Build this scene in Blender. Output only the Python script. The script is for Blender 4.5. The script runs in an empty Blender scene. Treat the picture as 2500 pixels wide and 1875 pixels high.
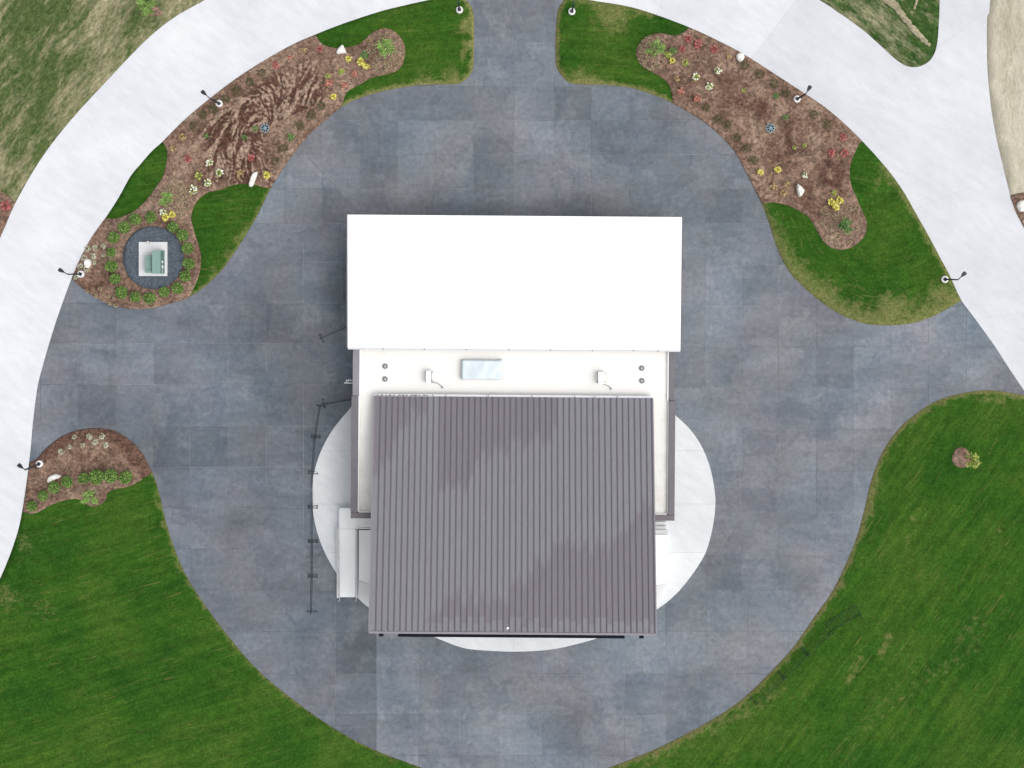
import bpy, bmesh, math, random
import numpy as np
from mathutils import Vector, Matrix, noise as mnoise
from mathutils.geometry import delaunay_2d_cdt

R = random.Random(7)
C = bpy.context.scene.collection
S = 0.035            # metres per photo pixel on the ground
H = 115.0            # camera height above the ground
NX, NY = 1250, 650   # photo pixel straight below the camera

# ------------------------------------------------------------------ camera, sky, sun, exposure
sc = bpy.context.scene
cam = bpy.data.cameras.new('camera'); cam_o = bpy.data.objects.new('camera', cam); C.objects.link(cam_o)
cam_o.location = (0, 0, H); cam_o.rotation_euler = (0, 0, 0)
cam.sensor_fit = 'HORIZONTAL'; cam.sensor_width = 36.0
cam.lens = 36.0 * H / (2500 * S)
cam.shift_x = 0.0
cam.shift_y = (NY - 937.5) / 2500.0
cam.clip_start = 1.0; cam.clip_end = 3000.0
sc.camera = cam_o

SUN_EL, SUN_AZ = math.radians(58), math.radians(112)     # azimuth clockwise from +Y
world = bpy.data.worlds.new('World'); sc.world = world; world.use_nodes = True
wn = world.node_tree; wn.nodes.clear()
sky = wn.nodes.new('ShaderNodeTexSky'); sky.sky_type = 'NISHITA'; sky.sun_disc = False
sky.sun_elevation = SUN_EL; sky.sun_rotation = SUN_AZ; sky.air_density = 1.0; sky.dust_density = 4.0; sky.ozone_density = 1.0
hs = wn.nodes.new('ShaderNodeHueSaturation'); hs.inputs['Saturation'].default_value = 0.22
bg = wn.nodes.new('ShaderNodeBackground'); bg.inputs['Strength'].default_value = 0.14
wo = wn.nodes.new('ShaderNodeOutputWorld')
wn.links.new(sky.outputs[0], hs.inputs['Color']); wn.links.new(hs.outputs[0], bg.inputs[0]); wn.links.new(bg.outputs[0], wo.inputs[0])

sl = bpy.data.lights.new('sun', 'SUN'); sl.energy = 0.65; sl.angle = math.radians(90); sl.color = (1.0, 0.97, 0.93)
so = bpy.data.objects.new('sun', sl); C.objects.link(so)
sdir = Vector((math.sin(SUN_AZ) * math.cos(SUN_EL), math.cos(SUN_AZ) * math.cos(SUN_EL), math.sin(SUN_EL)))
so.rotation_euler = sdir.to_track_quat('Z', 'Y').to_euler(); so.location = (20, 20, 60)

sc.view_settings.view_transform = 'Standard'; sc.view_settings.look = 'None'
sc.view_settings.exposure = 0.55; sc.view_settings.gamma = 1.0
sc.view_settings.use_curve_mapping = False

# ------------------------------------------------------------------ coordinates
def W(px, py, z=0.0):
    k = S * (H - z) / H
    return Vector(((px - NX) * k, (NY - py) * k, z))
def W2(p): return ((p[0] - NX) * S, (NY - p[1]) * S)

def smooth(pts, sub=5, closed=False):
    """Catmull-Rom through pixel points"""
    n = len(pts); out = []
    for i in range(n if closed else n - 1):
        if closed: p0, p1, p2, p3 = pts[(i - 1) % n], pts[i], pts[(i + 1) % n], pts[(i + 2) % n]
        else: p0, p1, p2, p3 = pts[max(i - 1, 0)], pts[i], pts[i + 1], pts[min(i + 2, n - 1)]
        for k in range(sub):
            t = k / sub; t2 = t * t; t3 = t2 * t
            out.append(tuple(0.5 * ((2 * p1[a]) + (-p0[a] + p2[a]) * t + (2 * p0[a] - 5 * p1[a] + 4 * p2[a] - p3[a]) * t2 + (-p0[a] + 3 * p1[a] - 3 * p2[a] + p3[a]) * t3) for a in (0, 1)))
    if not closed: out.append(tuple(pts[-1]))
    return out

# ------------------------------------------------------------------ node helpers
class NT:
    def __init__(s, name):
        s.m = bpy.data.materials.new(name); s.m.use_nodes = True
        s.t = s.m.node_tree; s.t.nodes.clear()
        s.out = s.t.nodes.new('ShaderNodeOutputMaterial')
        s.b = s.t.nodes.new('ShaderNodeBsdfPrincipled'); s.t.links.new(s.b.outputs[0], s.out.inputs[0])
    def put(s, sock, v):
        if isinstance(v, bpy.types.NodeSocket): s.t.links.new(v, sock)
        elif v is not None:
            if isinstance(v, (tuple, list)) and len(v) == 3 and sock.type == 'RGBA': v = (*v, 1)
            sock.default_value = v
    def pos(s):
        return s.t.nodes.new('ShaderNodeNewGeometry').outputs['Position']
    def island(s):
        return s.t.nodes.new('ShaderNodeNewGeometry').outputs['Random Per Island']
    def obj_color(s):
        return s.t.nodes.new('ShaderNodeObjectInfo').outputs['Color']
    def obj_random(s):
        return s.t.nodes.new('ShaderNodeObjectInfo').outputs['Random']
    def objco(s):
        return s.t.nodes.new('ShaderNodeTexCoord').outputs['Object']
    def attr(s, name, out='Fac'):
        n = s.t.nodes.new('ShaderNodeAttribute'); n.attribute_name = name; return n.outputs[out]
    def mapping(s, vec, scale=(1, 1, 1), rot=0.0, loc=(0, 0, 0)):
        if rot:
            r_ = s.t.nodes.new('ShaderNodeMapping'); s.put(r_.inputs['Vector'], vec); r_.inputs['Rotation'].default_value = (0, 0, rot); vec = r_.outputs[0]; rot = 0.0
        n = s.t.nodes.new('ShaderNodeMapping'); s.put(n.inputs['Vector'], vec)
        n.inputs['Scale'].default_value = scale; n.inputs['Rotation'].default_value = (0, 0, rot); n.inputs['Location'].default_value = loc
        return n.outputs[0]
    def noise(s, vec, scale, detail=4.0, rough=0.55, dist=0.0):
        n = s.t.nodes.new('ShaderNodeTexNoise'); s.put(n.inputs['Vector'], vec)
        n.inputs['Scale'].default_value = scale; n.inputs['Detail'].default_value = detail
        n.inputs['Roughness'].default_value = rough; n.inputs['Distortion'].default_value = dist
        return n.outputs['Fac']
    def noisec(s, vec, scale, detail=2.0):
        n = s.t.nodes.new('ShaderNodeTexNoise'); s.put(n.inputs['Vector'], vec)
        n.inputs['Scale'].default_value = scale; n.inputs['Detail'].default_value = detail
        return n.outputs['Color']
    def voronoi(s, vec, scale, out='Distance', feature='F1'):
        n = s.t.nodes.new('ShaderNodeTexVoronoi'); n.feature = feature; s.put(n.inputs['Vector'], vec); n.inputs['Scale'].default_value = scale
        return n.outputs[out]
    def ramp(s, fac, stops, interp='LINEAR'):
        n = s.t.nodes.new('ShaderNodeValToRGB'); s.put(n.inputs[0], fac); cr = n.color_ramp; cr.interpolation = interp
        while len(cr.elements) < len(stops): cr.elements.new(0.5)
        for e, (p, c) in zip(cr.elements, stops):
            e.position = p; e.color = (*c, 1) if isinstance(c, (tuple, list)) else (c, c, c, 1)
        return n.outputs[0]
    def mix(s, fac, a, b, mode='MIX'):
        n = s.t.nodes.new('ShaderNodeMix'); n.data_type = 'RGBA'; n.blend_type = mode; n.clamp_factor = True
        s.put(n.inputs[0], fac); s.put(n.inputs[6], a); s.put(n.inputs[7], b); return n.outputs[2]
    def math(s, op, a, b=0.0, c=None, clamp=False):
        n = s.t.nodes.new('ShaderNodeMath'); n.operation = op; n.use_clamp = clamp
        s.put(n.inputs[0], a); s.put(n.inputs[1], b)
        if c is not None: s.put(n.inputs[2], c)
        return n.outputs[0]
    def vadd(s, a, b, k=1.0):
        n = s.t.nodes.new('ShaderNodeVectorMath'); n.operation = 'MULTIPLY_ADD'
        s.put(n.inputs[0], b); n.inputs[1].default_value = (k, k, k); s.put(n.inputs[2], a); return n.outputs[0]
    def sep(s, v, i):
        n = s.t.nodes.new('ShaderNodeSeparateXYZ'); s.put(n.inputs[0], v); return n.outputs[i]
    def bump(s, h, strength=0.5, dist=0.02):
        n = s.t.nodes.new('ShaderNodeBump'); s.put(n.inputs['Height'], h); n.inputs['Strength'].default_value = strength; n.inputs['Distance'].default_value = dist
        s.t.links.new(n.outputs[0], s.b.inputs['Normal'])
    def done(s, color, rough=0.8, metal=0.0, spec=0.3):
        s.put(s.b.inputs['Base Color'], color); s.put(s.b.inputs['Roughness'], rough)
        s.b.inputs['Metallic'].default_value = metal; s.b.inputs['Specular IOR Level'].default_value = spec
        return s.m

# ------------------------------------------------------------------ materials
def m_plain(name, col, rough=0.6, metal=0.0, var=0.12, scale=3.0, spec=0.3):
    t = NT(name); n = t.noise(t.objco(), scale, 5, 0.6)
    d = tuple(c * (1 - var) for c in col); l = tuple(min(1, c * (1 + var)) for c in col)
    return t.done(t.ramp(n, [(0.3, d), (0.7, l)]), rough, metal, spec)

def m_plaza():
    t = NT('dark dyed concrete'); p = t.pos()
    w = t.vadd(p, t.noisec(p, 0.22, 3), 4.0)
    hue = t.noise(t.vadd(p, t.noisec(p, 0.4, 3), 1.6), 0.12, 4, 0.6)
    col = t.ramp(hue, [(0.32, (0.118, 0.142, 0.166)), (0.47, (0.140, 0.157, 0.178)), (0.58, (0.158, 0.162, 0.180)), (0.72, (0.164, 0.174, 0.190))])
    big = t.noise(w, 0.085, 4, 0.6)
    col = t.mix(1.0, col, t.ramp(big, [(0.34, 0.74), (0.45, 0.90), (0.53, 1.0), (0.66, 1.20)]), 'MULTIPLY')
    st = t.noise(t.vadd(p, t.noisec(p, 0.45, 4), 2.4), 0.15, 4, 0.6)
    col = t.mix(t.ramp(st, [(0.475, 0.0), (0.49, 0.7), (0.56, 0.3), (0.64, 0.0)]), col, t.mix(1.0, col, (0.76, 0.80, 0.85), 'MULTIPLY'))
    # curved trowel and tyre sweeps: dark towards a crisp rim
    wob = t.noise(p, 0.5, 4, 0.6); gate = t.ramp(t.noise(p, 0.23, 3, 0.55), [(0.40, 0.15), (0.56, 1.0)])
    for cx, cy, r, a in ((548, 772, 118, .62), (560, 1120, 190, .55), (300, 960, 150, .45), (1235, 1745, 190, .5), (1560, 1760, 120, .4), (1930, 1130, 160, .4), (900, 1790, 110, .35)):
        x, y = W2((cx, cy))
        n = t.t.nodes.new('ShaderNodeVectorMath'); n.operation = 'DISTANCE'; t.put(n.inputs[0], p); n.inputs[1].default_value = (x, y, 0)
        d = t.math('ADD', t.math('DIVIDE', n.outputs['Value'], r * S), t.math('MULTIPLY', t.math('SUBTRACT', wob, 0.5), 0.5))
        f = t.math('MULTIPLY', t.ramp(d, [(0.45, 0.12 * a), (0.86, a), (0.93, a * .9), (0.97, 0.0)]), gate)
        col = t.mix(f, col, t.mix(1.0, col, (0.66, 0.71, 0.78), 'MULTIPLY'))
    st2 = t.noise(t.vadd(p, t.noisec(p, 0.9, 4), 1.8), 0.28, 4, 0.65)
    col = t.mix(t.ramp(st2, [(0.56, 0.0), (0.66, 0.45)]), col, (0.205, 0.215, 0.235))
    brush = t.noise(t.mapping(t.vadd(p, t.noisec(p, 0.4, 2), 0.8), (0.30, 1.6, 1)), 0.5, 6, 0.7)
    col = t.mix(1.0, col, t.ramp(brush, [(0.30, 0.86), (0.5, 1.0), (0.70, 1.12)]), 'MULTIPLY')
    fine = t.noise(p, 2.4, 8, 0.8)
    col = t.mix(1.0, col, t.ramp(fine, [(0.30, 0.72), (0.5, 1.0), (0.70, 1.28)]), 'MULTIPLY')
    sp = t.noise(p, 5.0, 3, 0.6)
    col = t.mix(t.ramp(sp, [(0.66, 0.0), (0.78, 0.55)]), col, (0.30, 0.32, 0.35))
    scr = t.noise(t.mapping(p, (0.35, 7, 1), 0.25), 1.1, 2, 0.5)
    col = t.mix(t.ramp(scr, [(0.72, 0.0), (0.78, 0.4)]), col, (0.27, 0.28, 0.31))
    col = t.mix(1.0, col, t.obj_color(), 'MULTIPLY')
    t.bump(fine, 0.25, 0.01)
    return t.done(col, t.ramp(big, [(0.3, 0.6), (0.7, 0.8)]), 0, 0.3)

def m_road(name='pale concrete', base=(0.590, 0.602, 0.624)):
    t = NT(name); p = t.pos()
    big = t.noise(t.vadd(p, t.noisec(p, 0.2), 2.0), 0.16, 4, 0.55)
    col = t.mix(1.0, base, t.ramp(big, [(0.3, (0.92, 0.92, 0.93)), (0.7, (1.06, 1.06, 1.05))]), 'MULTIPLY')
    md = t.noise(t.mapping(p, (1, 3, 1), 0.6), 0.5, 5, 0.65)
    col = t.mix(1.0, col, t.ramp(md, [(0.3, 0.93), (0.7, 1.05)]), 'MULTIPLY')
    f = t.noise(p, 7, 3, 0.6)
    col = t.mix(1.0, col, t.ramp(f, [(0.3, 0.96), (0.7, 1.03)]), 'MULTIPLY')
    spot = t.noise(p, 1.7, 1, 0.4)
    col = t.mix(t.ramp(spot, [(0.76, 0.0), (0.82, 0.18)]), col, (0.36, 0.36, 0.36))
    col = t.mix(1.0, col, t.obj_color(), 'MULTIPLY')
    return t.done(col, 0.8, 0, 0.2)

def m_lawn():
    t = NT('mown grass'); p = t.pos(); mow = t.attr('mow', 'Vector'); dry = t.attr('dry')
    n1 = t.noise(t.vadd(p, t.noisec(p, 0.3), 2.0), 0.16, 5, 0.6)
    col = t.ramp(n1, [(0.30, (0.017, 0.062, 0.008)), (0.46, (0.026, 0.078, 0.009)), (0.58, (0.035, 0.086, 0.011)), (0.74, (0.048, 0.094, 0.014))])
    st = t.noise(t.mapping(mow, (0.10, 1.5, 1)), 1.0, 4, 0.65, 0.6)
    col = t.mix(1.0, col, t.ramp(st, [(0.30, (0.74, 0.80, 0.80)), (0.5, (1, 1, 1)), (0.70, (1.40, 1.22, 1.2))]), 'MULTIPLY')
    md = t.noise(p, 1.3, 5, 0.7)
    col = t.mix(1.0, col, t.ramp(md, [(0.28, 0.74), (0.5, 1.0), (0.72, 1.28)]), 'MULTIPLY')
    fi = t.noise(p, 4.6, 5, 0.8)
    col = t.mix(1.0, col, t.ramp(fi, [(0.30, 0.58), (0.5, 1.0), (0.70, 1.48)]), 'MULTIPLY')
    # straw scratches along the mower's path, thatch and dry verges
    sc_ = t.noise(t.mapping(mow, (0.45, 5.5, 1)), 1.0, 3, 0.7, 0.8)
    gate = t.noise(p, 0.28, 2, 0.5)
    sfac = t.math('MULTIPLY', t.ramp(sc_, [(0.56, 0.0), (0.68, 0.6)]), t.ramp(gate, [(0.40, 0.15), (0.60, 1.0)]))
    col = t.mix(sfac, col, (0.13, 0.14, 0.04))
    dn = t.noise(t.vadd(p, t.noisec(p, 2.0), 0.4), 1.6, 5, 0.75)
    dsum = t.math('ADD', t.math('MULTIPLY', dry, 1.1), t.math('MULTIPLY', t.math('SUBTRACT', dn, 0.5), 1.5))
    dfac = t.ramp(dsum, [(0.22, 0.0), (0.62, 0.6), (1.0, 0.95)])
    dcol = t.mix(t.ramp(fi, [(0.35, 0.0), (0.65, 1.0)]), (0.095, 0.110, 0.026), (0.27, 0.245, 0.11))
    col = t.mix(dfac, col, dcol)
    t.bump(fi, 0.6, 0.03)
    return t.done(col, 0.95, 0, 0.03)

def m_field(name, rot, greens, tans, thr=0.5, amp=1.0):
    t = NT(name); p = t.pos()
    v = t.mapping(t.vadd(p, t.noisec(p, 0.35, 3), 1.2), (0.30, 1.0, 1), rot)
    a = t.noise(v, 0.19, 5, 0.62)
    b = t.noise(v, 1.25, 6, 0.82)
    s_ = t.math('ADD', t.math('MULTIPLY', a, 0.50), t.math('MULTIPLY', b, 0.50))
    g = t.ramp(t.noise(p, 1.9, 6, 0.75), [(0.3, greens[0]), (0.7, greens[1])])
    d = t.ramp(t.noise(v, 2.2, 6, 0.78), [(0.3, tans[0]), (0.7, tans[1])])
    col = t.mix(t.ramp(s_, [(thr - 0.06, 0.0), (thr + 0.06, 1.0)]), g, d)
    f = t.noise(t.mapping(p, (0.6, 1.4, 1), rot), 3.6, 5, 0.8)
    col = t.mix(1.0, col, t.ramp(f, [(0.30, 1 - 0.55 * amp), (0.5, 1.0), (0.70, 1 + 0.55 * amp)]), 'MULTIPLY')
    t.bump(f, 0.8, 0.06)
    return t.done(col, 0.9, 0, 0.1)

def m_mulch():
    t = NT('washed bark mulch'); p = t.pos(); ridge = t.attr('ridge'); wash = t.attr('wash')
    n1 = t.noise(t.vadd(p, t.noisec(p, 0.8), 0.7), 0.45, 5, 0.65)
    base = t.ramp(n1, [(0.32, (0.120, 0.070, 0.050)), (0.48, (0.185, 0.119, 0.087)), (0.66, (0.245, 0.172, 0.124))])
    wc = t.ramp(ridge, [(0.15, (0.078, 0.040, 0.030)), (0.48, (0.115, 0.066, 0.049)), (0.62, (0.20, 0.134, 0.098)), (0.9, (0.275, 0.195, 0.145))])
    col = t.mix(wash, base, wc)
    chip = t.voronoi(t.vadd(p, t.noisec(p, 5.0), 0.25), 5.5, 'Color')
    col = t.mix(1.0, col, t.ramp(t.sep(chip, 0), [(0.0, 0.60), (0.5, 0.98), (1.0, 1.45)]), 'MULTIPLY')
    f = t.noise(p, 3.4, 7, 0.85)
    col = t.mix(1.0, col, t.ramp(f, [(0.30, 0.52), (0.5, 1.0), (0.70, 1.48)]), 'MULTIPLY')
    gr = t.noise(p, 1.1, 4, 0.7)
    col = t.mix(t.ramp(gr, [(0.60, 0.0), (0.72, 0.35)]), col, (0.10, 0.105, 0.055))
    t.bump(f, 0.8, 0.05)
    return t.done(col, 0.9, 0, 0.1)

def m_gravel():
    t = NT('dark blue-grey gravel'); p = t.pos()
    c = t.ramp(t.sep(t.voronoi(p, 11.0, 'Color'), 0), [(0, (0.062, 0.078, 0.095)), (0.6, (0.085, 0.105, 0.128)), (1, (0.13, 0.15, 0.175))])
    c = t.mix(1.0, c, t.ramp(t.noise(p, 0.8, 4), [(0.3, 0.78), (0.7, 1.15)]), 'MULTIPLY')
    t.bump(t.voronoi(p, 11.0), 0.7, 0.04)
    return t.done(c, 0.85, 0, 0.2)

def m_metal_roof():
    t = NT('weathered brown standing seam metal'); p = t.objco(); r = t.obj_random()
    x = t.sep(p, 0); y = t.sep(p, 1)
    # dry and damp stretches: the ragged edge shifts from pan to pan
    dm_ = t.math('ADD', t.attr('damp'), t.math('MULTIPLY', t.math('SUBTRACT', t.noise(t.mapping(p, (9, 0.9, 1)), 1.0, 4, 0.65), 0.5), 1.3))
    wet = t.ramp(dm_, [(0.33, 1.0), (0.67, 0.0)])
    col = t.mix(wet, (0.164, 0.148, 0.166), (0.192, 0.186, 0.207))
    g = t.noise(t.mapping(p, (5, 0.5, 1)), 1.4, 4, 0.6)
    col = t.mix(1.0, col, t.ramp(g, [(0.3, 0.93), (0.7, 1.06)]), 'MULTIPLY')
    f = t.noise(p, 9, 3, 0.7)
    col = t.mix(1.0, col, t.ramp(f, [(0.3, 0.92), (0.7, 1.08)]), 'MULTIPLY')
    return t.done(col, 0.6, 0.0, 0.3)

def m_membrane():
    t = NT('white roof membrane'); p = t.objco()
    n = t.noise(t.vadd(p, t.noisec(p, 0.7), 0.6), 0.5, 5, 0.65)
    d = t.attr('dirt')
    f = t.math('ADD', d, t.math('MULTIPLY', t.math('SUBTRACT', n, 0.55), 1.3))
    col = t.mix(t.ramp(f, [(0.25, 0.0), (1.0, 0.85)]), (0.735, 0.722, 0.69), (0.40, 0.37, 0.31))
    return t.done(col, 0.7, 0, 0.2)

def m_leaf(name, c0, c1, c2, rough=0.7):
    t = NT(name)
    col = t.ramp(t.island(), [(0.0, c0), (0.5, c1), (1.0, c2)])
    return t.done(col, rough, 0, 0.2)

M = dict(
    plaza=m_plaza(), road=m_road(), apron=m_road('apron concrete', (0.61, 0.63, 0.645)), lawn=m_lawn(), mulch=m_mulch(), gravel=m_gravel(),
    field=m_field('rough meadow', -0.95, ((0.032, 0.062, 0.016), (0.100, 0.128, 0.044)), ((0.175, 0.162, 0.088), (0.36, 0.32, 0.20)), 0.50),
    wedge=m_field('patchy meadow', -2.4, ((0.012, 0.044, 0.008), (0.060, 0.104, 0.026)), ((0.15, 0.155, 0.075), (0.38, 0.345, 0.22)), 0.54),
    straw=m_field('straw covered earth', -1.6, ((0.30, 0.28, 0.20), (0.38, 0.35, 0.26)), ((0.42, 0.385, 0.30), (0.51, 0.47, 0.37)), 0.45, 0.35),
    track=m_field('dry earth track', -2.4, ((0.18, 0.165, 0.09), (0.26, 0.235, 0.14)), ((0.26, 0.23, 0.15), (0.40, 0.36, 0.25)), 0.44),
    joint=m_plain('joint filler', (0.20, 0.21, 0.225), 0.9, 0, 0.95, 0.15), rjoint=m_plain('pale joint bed', (0.30, 0.30, 0.31), 0.9),
    earth=m_plain('distant grassland', (0.10, 0.12, 0.05), 0.9, 0, 0.3, 0.1),
    metal=m_metal_roof(), trim=m_plain('brown metal trim', (0.14, 0.126, 0.142), 0.55, 0, 0.08, 1.0), trimlight=m_plain('mauve metal flashing', (0.22, 0.205, 0.23), 0.5, 0, 0.06, 1.0),
    seam=m_plain('brown seam metal', (0.118, 0.106, 0.120), 0.55, 0, 0.08, 1.0),
    whiteroof=m_plain('white roofing', (0.86, 0.86, 0.86), 0.6, 0, 0.01, 0.4), gutter=m_plain('white gutter metal', (0.74, 0.74, 0.77), 0.5, 0, 0.05, 2),
    bracket=m_plain('grey bracket metal', (0.28, 0.28, 0.29), 0.5), membrane=m_membrane(),
    wall=m_plain('tan block wall', (0.32, 0.28, 0.24), 0.85, 0, 0.1, 1.5), dark=m_plain('dark stage paint', (0.03, 0.03, 0.032), 0.7),
    black=m_plain('black metal', (0.006, 0.007, 0.012), 0.7, 0, 0.2, 3, 0.1), lampblack=m_plain('dark blue-black lamp metal', (0.022, 0.023, 0.036), 0.45, 0, 0.15, 3),
    steel=m_plain('galvanised steel', (0.50, 0.53, 0.54), 0.45, 0.25, 0.08, 4), white=m_plain('white concrete', (0.68, 0.68, 0.67), 0.8, 0, 0.05, 5),
    pad=m_plain('pad concrete', (0.60, 0.60, 0.61), 0.8, 0, 0.05, 1.5), ramp=m_plain('bright ramp concrete', (0.80, 0.82, 0.82), 0.8, 0, 0.03, 0.8),
    teal=m_plain('pale green enamel', (0.18, 0.285, 0.255), 0.45, 0, 0.06, 2), tealdk=m_plain('green cabinet door enamel', (0.10, 0.19, 0.165), 0.45, 0, 0.08, 2),
    grille=m_plain('grey vent metal', (0.17, 0.17, 0.175), 0.6), tarp=m_plain('pale blue plastic sheet', (0.57, 0.64, 0.67), 0.45, 0, 0.05, 1.2),
    drain=m_plain('blue-grey grate iron', (0.24, 0.33, 0.37), 0.5, 0.2, 0.15, 6), rock=m_plain('white limestone', (0.72, 0.71, 0.66), 0.9, 0, 0.12, 2.5),
    barrier=m_plain('black painted steel', (0.020, 0.026, 0.036), 0.5), greenbar=m_plain('dark green painted steel', (0.012, 0.035, 0.018), 0.5),
    bark=m_plain('bark', (0.11, 0.085, 0.06), 0.9), lens=m_plain('frosted lens', (0.5, 0.5, 0.48), 0.4),
    leafshrub=m_leaf('boxwood leaf', (0.020, 0.056, 0.009), (0.090, 0.180, 0.034), (0.26, 0.38, 0.10)),
    leafsap=m_leaf('young tree leaf', (0.11, 0.20, 0.045), (0.19, 0.32, 0.075), (0.32, 0.45, 0.14)),
    leafdk=m_leaf('dusky leaf', (0.022, 0.028, 0.010), (0.07, 0.075, 0.025), (0.15, 0.14, 0.05)),
    leafred=m_leaf('red leaf', (0.17, 0.035, 0.032), (0.38, 0.095, 0.088), (0.50, 0.20, 0.18)),
    leafcoral=m_leaf('coral leaf', (0.30, 0.09, 0.06), (0.46, 0.17, 0.12), (0.60, 0.32, 0.25)),
    leafyel=m_leaf('yellow leaf', (0.34, 0.30, 0.03), (0.66, 0.58, 0.10), (0.78, 0.74, 0.30)),
    leaflime=m_leaf('lime leaf', (0.15, 0.20, 0.03), (0.32, 0.38, 0.07), (0.50, 0.53, 0.18)),
    leaftan=m_leaf('tan leaf', (0.20, 0.125, 0.05), (0.36, 0.25, 0.11), (0.52, 0.41, 0.22)),
    leafgrn=m_leaf('small green leaf', (0.05, 0.13, 0.03), (0.11, 0.22, 0.06), (0.20, 0.33, 0.11)),
    leafpale=m_leaf('pale grey-green leaf', (0.26, 0.26, 0.17), (0.42, 0.42, 0.30), (0.58, 0.58, 0.47)),
    flower=m_leaf('white blossom', (0.66, 0.66, 0.50), (0.75, 0.75, 0.64), (0.80, 0.80, 0.74)),
    dormant=m_leaf('dormant straw', (0.16, 0.12, 0.065), (0.30, 0.24, 0.14), (0.44, 0.37, 0.24)),
)

# ------------------------------------------------------------------ object helpers
def link(name, me, mat=None, parent=None, loc=None):
    o = bpy.data.objects.new(name, me); C.objects.link(o)
    if mat is not None and me is not None and not me.materials: me.materials.append(M[mat] if isinstance(mat, str) else mat)
    if parent is not None: o.parent = parent
    if loc is not None: o.location = loc
    return o
def tag(o, label=None, cat=None, group=None, kind=None):
    if label: o['label'] = label
    if cat: o['category'] = cat
    if group: o['group'] = group
    if kind: o['kind'] = kind
    return o
def empty(name, loc, label, cat, group=None, rz=0.0):
    o = bpy.data.objects.new(name, None); C.objects.link(o); o.location = loc; o.rotation_euler = (0, 0, rz); o.empty_display_size = 0.3
    return tag(o, label, cat, group)
def bm_mesh(bm, name, smooth_=False):
    me = bpy.data.meshes.new(name); bm.normal_update(); bm.to_mesh(me); bm.free()
    if smooth_:
        for p in me.polygons: p.use_smooth = True
    return me
class MB:
    """collects simple shapes into one mesh"""
    def __init__(s): s.v = []; s.f = []
    def poly(s, pts, faces):
        k = len(s.v); s.v += [tuple(p) for p in pts]; s.f += [tuple(i + k for i in f) for f in faces]; return s
    def hexa(s, lo, hi):
        """lo, hi: four points each, same winding (counter-clockwise from above)"""
        return s.poly(list(lo) + list(hi), [(3, 2, 1, 0), (4, 5, 6, 7), (0, 1, 5, 4), (1, 2, 6, 5), (2, 3, 7, 6), (3, 0, 4, 7)])
    def box(s, x0, x1, y0, y1, z0, z1):
        q = [(x0, y0), (x1, y0), (x1, y1), (x0, y1)]
        return s.hexa([(x, y, z0) for x, y in q], [(x, y, z1) for x, y in q])
    def tube(s, pts, r, n=6, r1=None, caps=True):
        pts = [Vector(p) for p in pts]; k = len(s.v); m = len(pts)
        for i, p in enumerate(pts):
            d = (pts[min(i + 1, m - 1)] - pts[max(i - 1, 0)]).normalized()
            a = d.cross(Vector((0, 0, 1)))
            if a.length < 1e-4: a = Vector((1, 0, 0))
            a.normalize(); b = d.cross(a)
            rr = r if r1 is None else r + (r1 - r) * i / (m - 1)
            for j in range(n):
                an = 2 * math.pi * (j + 0.5) / n
                s.v.append(tuple(p + (a * math.cos(an) + b * math.sin(an)) * rr))
        for i in range(m - 1):
            for j in range(n):
                j2 = (j + 1) % n
                s.f.append((k + i * n + j, k + (i + 1) * n + j, k + (i + 1) * n + j2, k + i * n + j2))
        if caps:
            s.f.append(tuple(k + j for j in range(n))); s.f.append(tuple(k + (m - 1) * n + j for j in reversed(range(n))))
        return s
    def lathe(s, prof, n=24, c=(0, 0, 0), cap=True):
        k = len(s.v)
        for r, z in prof:
            for j in range(n):
                a = 2 * math.pi * j / n; s.v.append((c[0] + r * math.cos(a), c[1] + r * math.sin(a), c[2] + z))
        for i in range(len(prof) - 1):
            for j in range(n):
                j2 = (j + 1) % n; s.f.append((k + i * n + j, k + i * n + j2, k + (i + 1) * n + j2, k + (i + 1) * n + j))
        if cap: s.f.append(tuple(k + (len(prof) - 1) * n + j for j in range(n))); s.f.append(tuple(k + j for j in reversed(range(n))))
        return s
    def mesh(s, name, smooth_=False):
        me = bpy.data.meshes.new(name); me.from_pydata(s.v, [], s.f); me.validate(); me.update()
        if smooth_:
            for p in me.polygons: p.use_smooth = True
        return me
    def build(s, name, mat, parent=None, loc=None, smooth_=False, bevel=0.0):
        o = link(name, s.mesh(name, smooth_), mat, parent, loc)
        if bevel:
            b = o.modifiers.new('bevel', 'BEVEL'); b.width = bevel; b.segments = 2; b.limit_method = 'ANGLE'
        return o
def copy_tree(o, parent=None):
    c = o.copy(); C.objects.link(c)
    if parent is not None: c.parent = parent
    for ch in o.children: copy_tree(ch, c)
    return c

def inside_mask(P, poly):
    x, y = P[:, 0], P[:, 1]; m = np.zeros(len(P), bool); n = len(poly)
    for i in range(n):
        x0, y0 = poly[i]; x1, y1 = poly[(i + 1) % n]
        if y0 == y1: continue
        c = ((y0 > y) != (y1 > y)) & (x < (x1 - x0) * (y - y0) / (y1 - y0) + x0); m ^= c
    return m
def dist_to(P, line):
    d = np.full(len(P), 1e9)
    for (x0, y0), (x1, y1) in zip(line[:-1], line[1:]):
        vx, vy = x1 - x0, y1 - y0; L = vx * vx + vy * vy + 1e-12
        t = np.clip(((P[:, 0] - x0) * vx + (P[:, 1] - y0) * vy) / L, 0, 1)
        d = np.minimum(d, np.hypot(P[:, 0] - x0 - t * vx, P[:, 1] - y0 - t * vy))
    return d
def clean(poly, eps=0.02):
    out = []
    for p in poly:
        if not out or math.hypot(p[0] - out[-1][0], p[1] - out[-1][1]) > eps: out.append(p)
    while math.hypot(out[0][0] - out[-1][0], out[0][1] - out[-1][1]) <= eps: out.pop()
    return out

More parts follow.
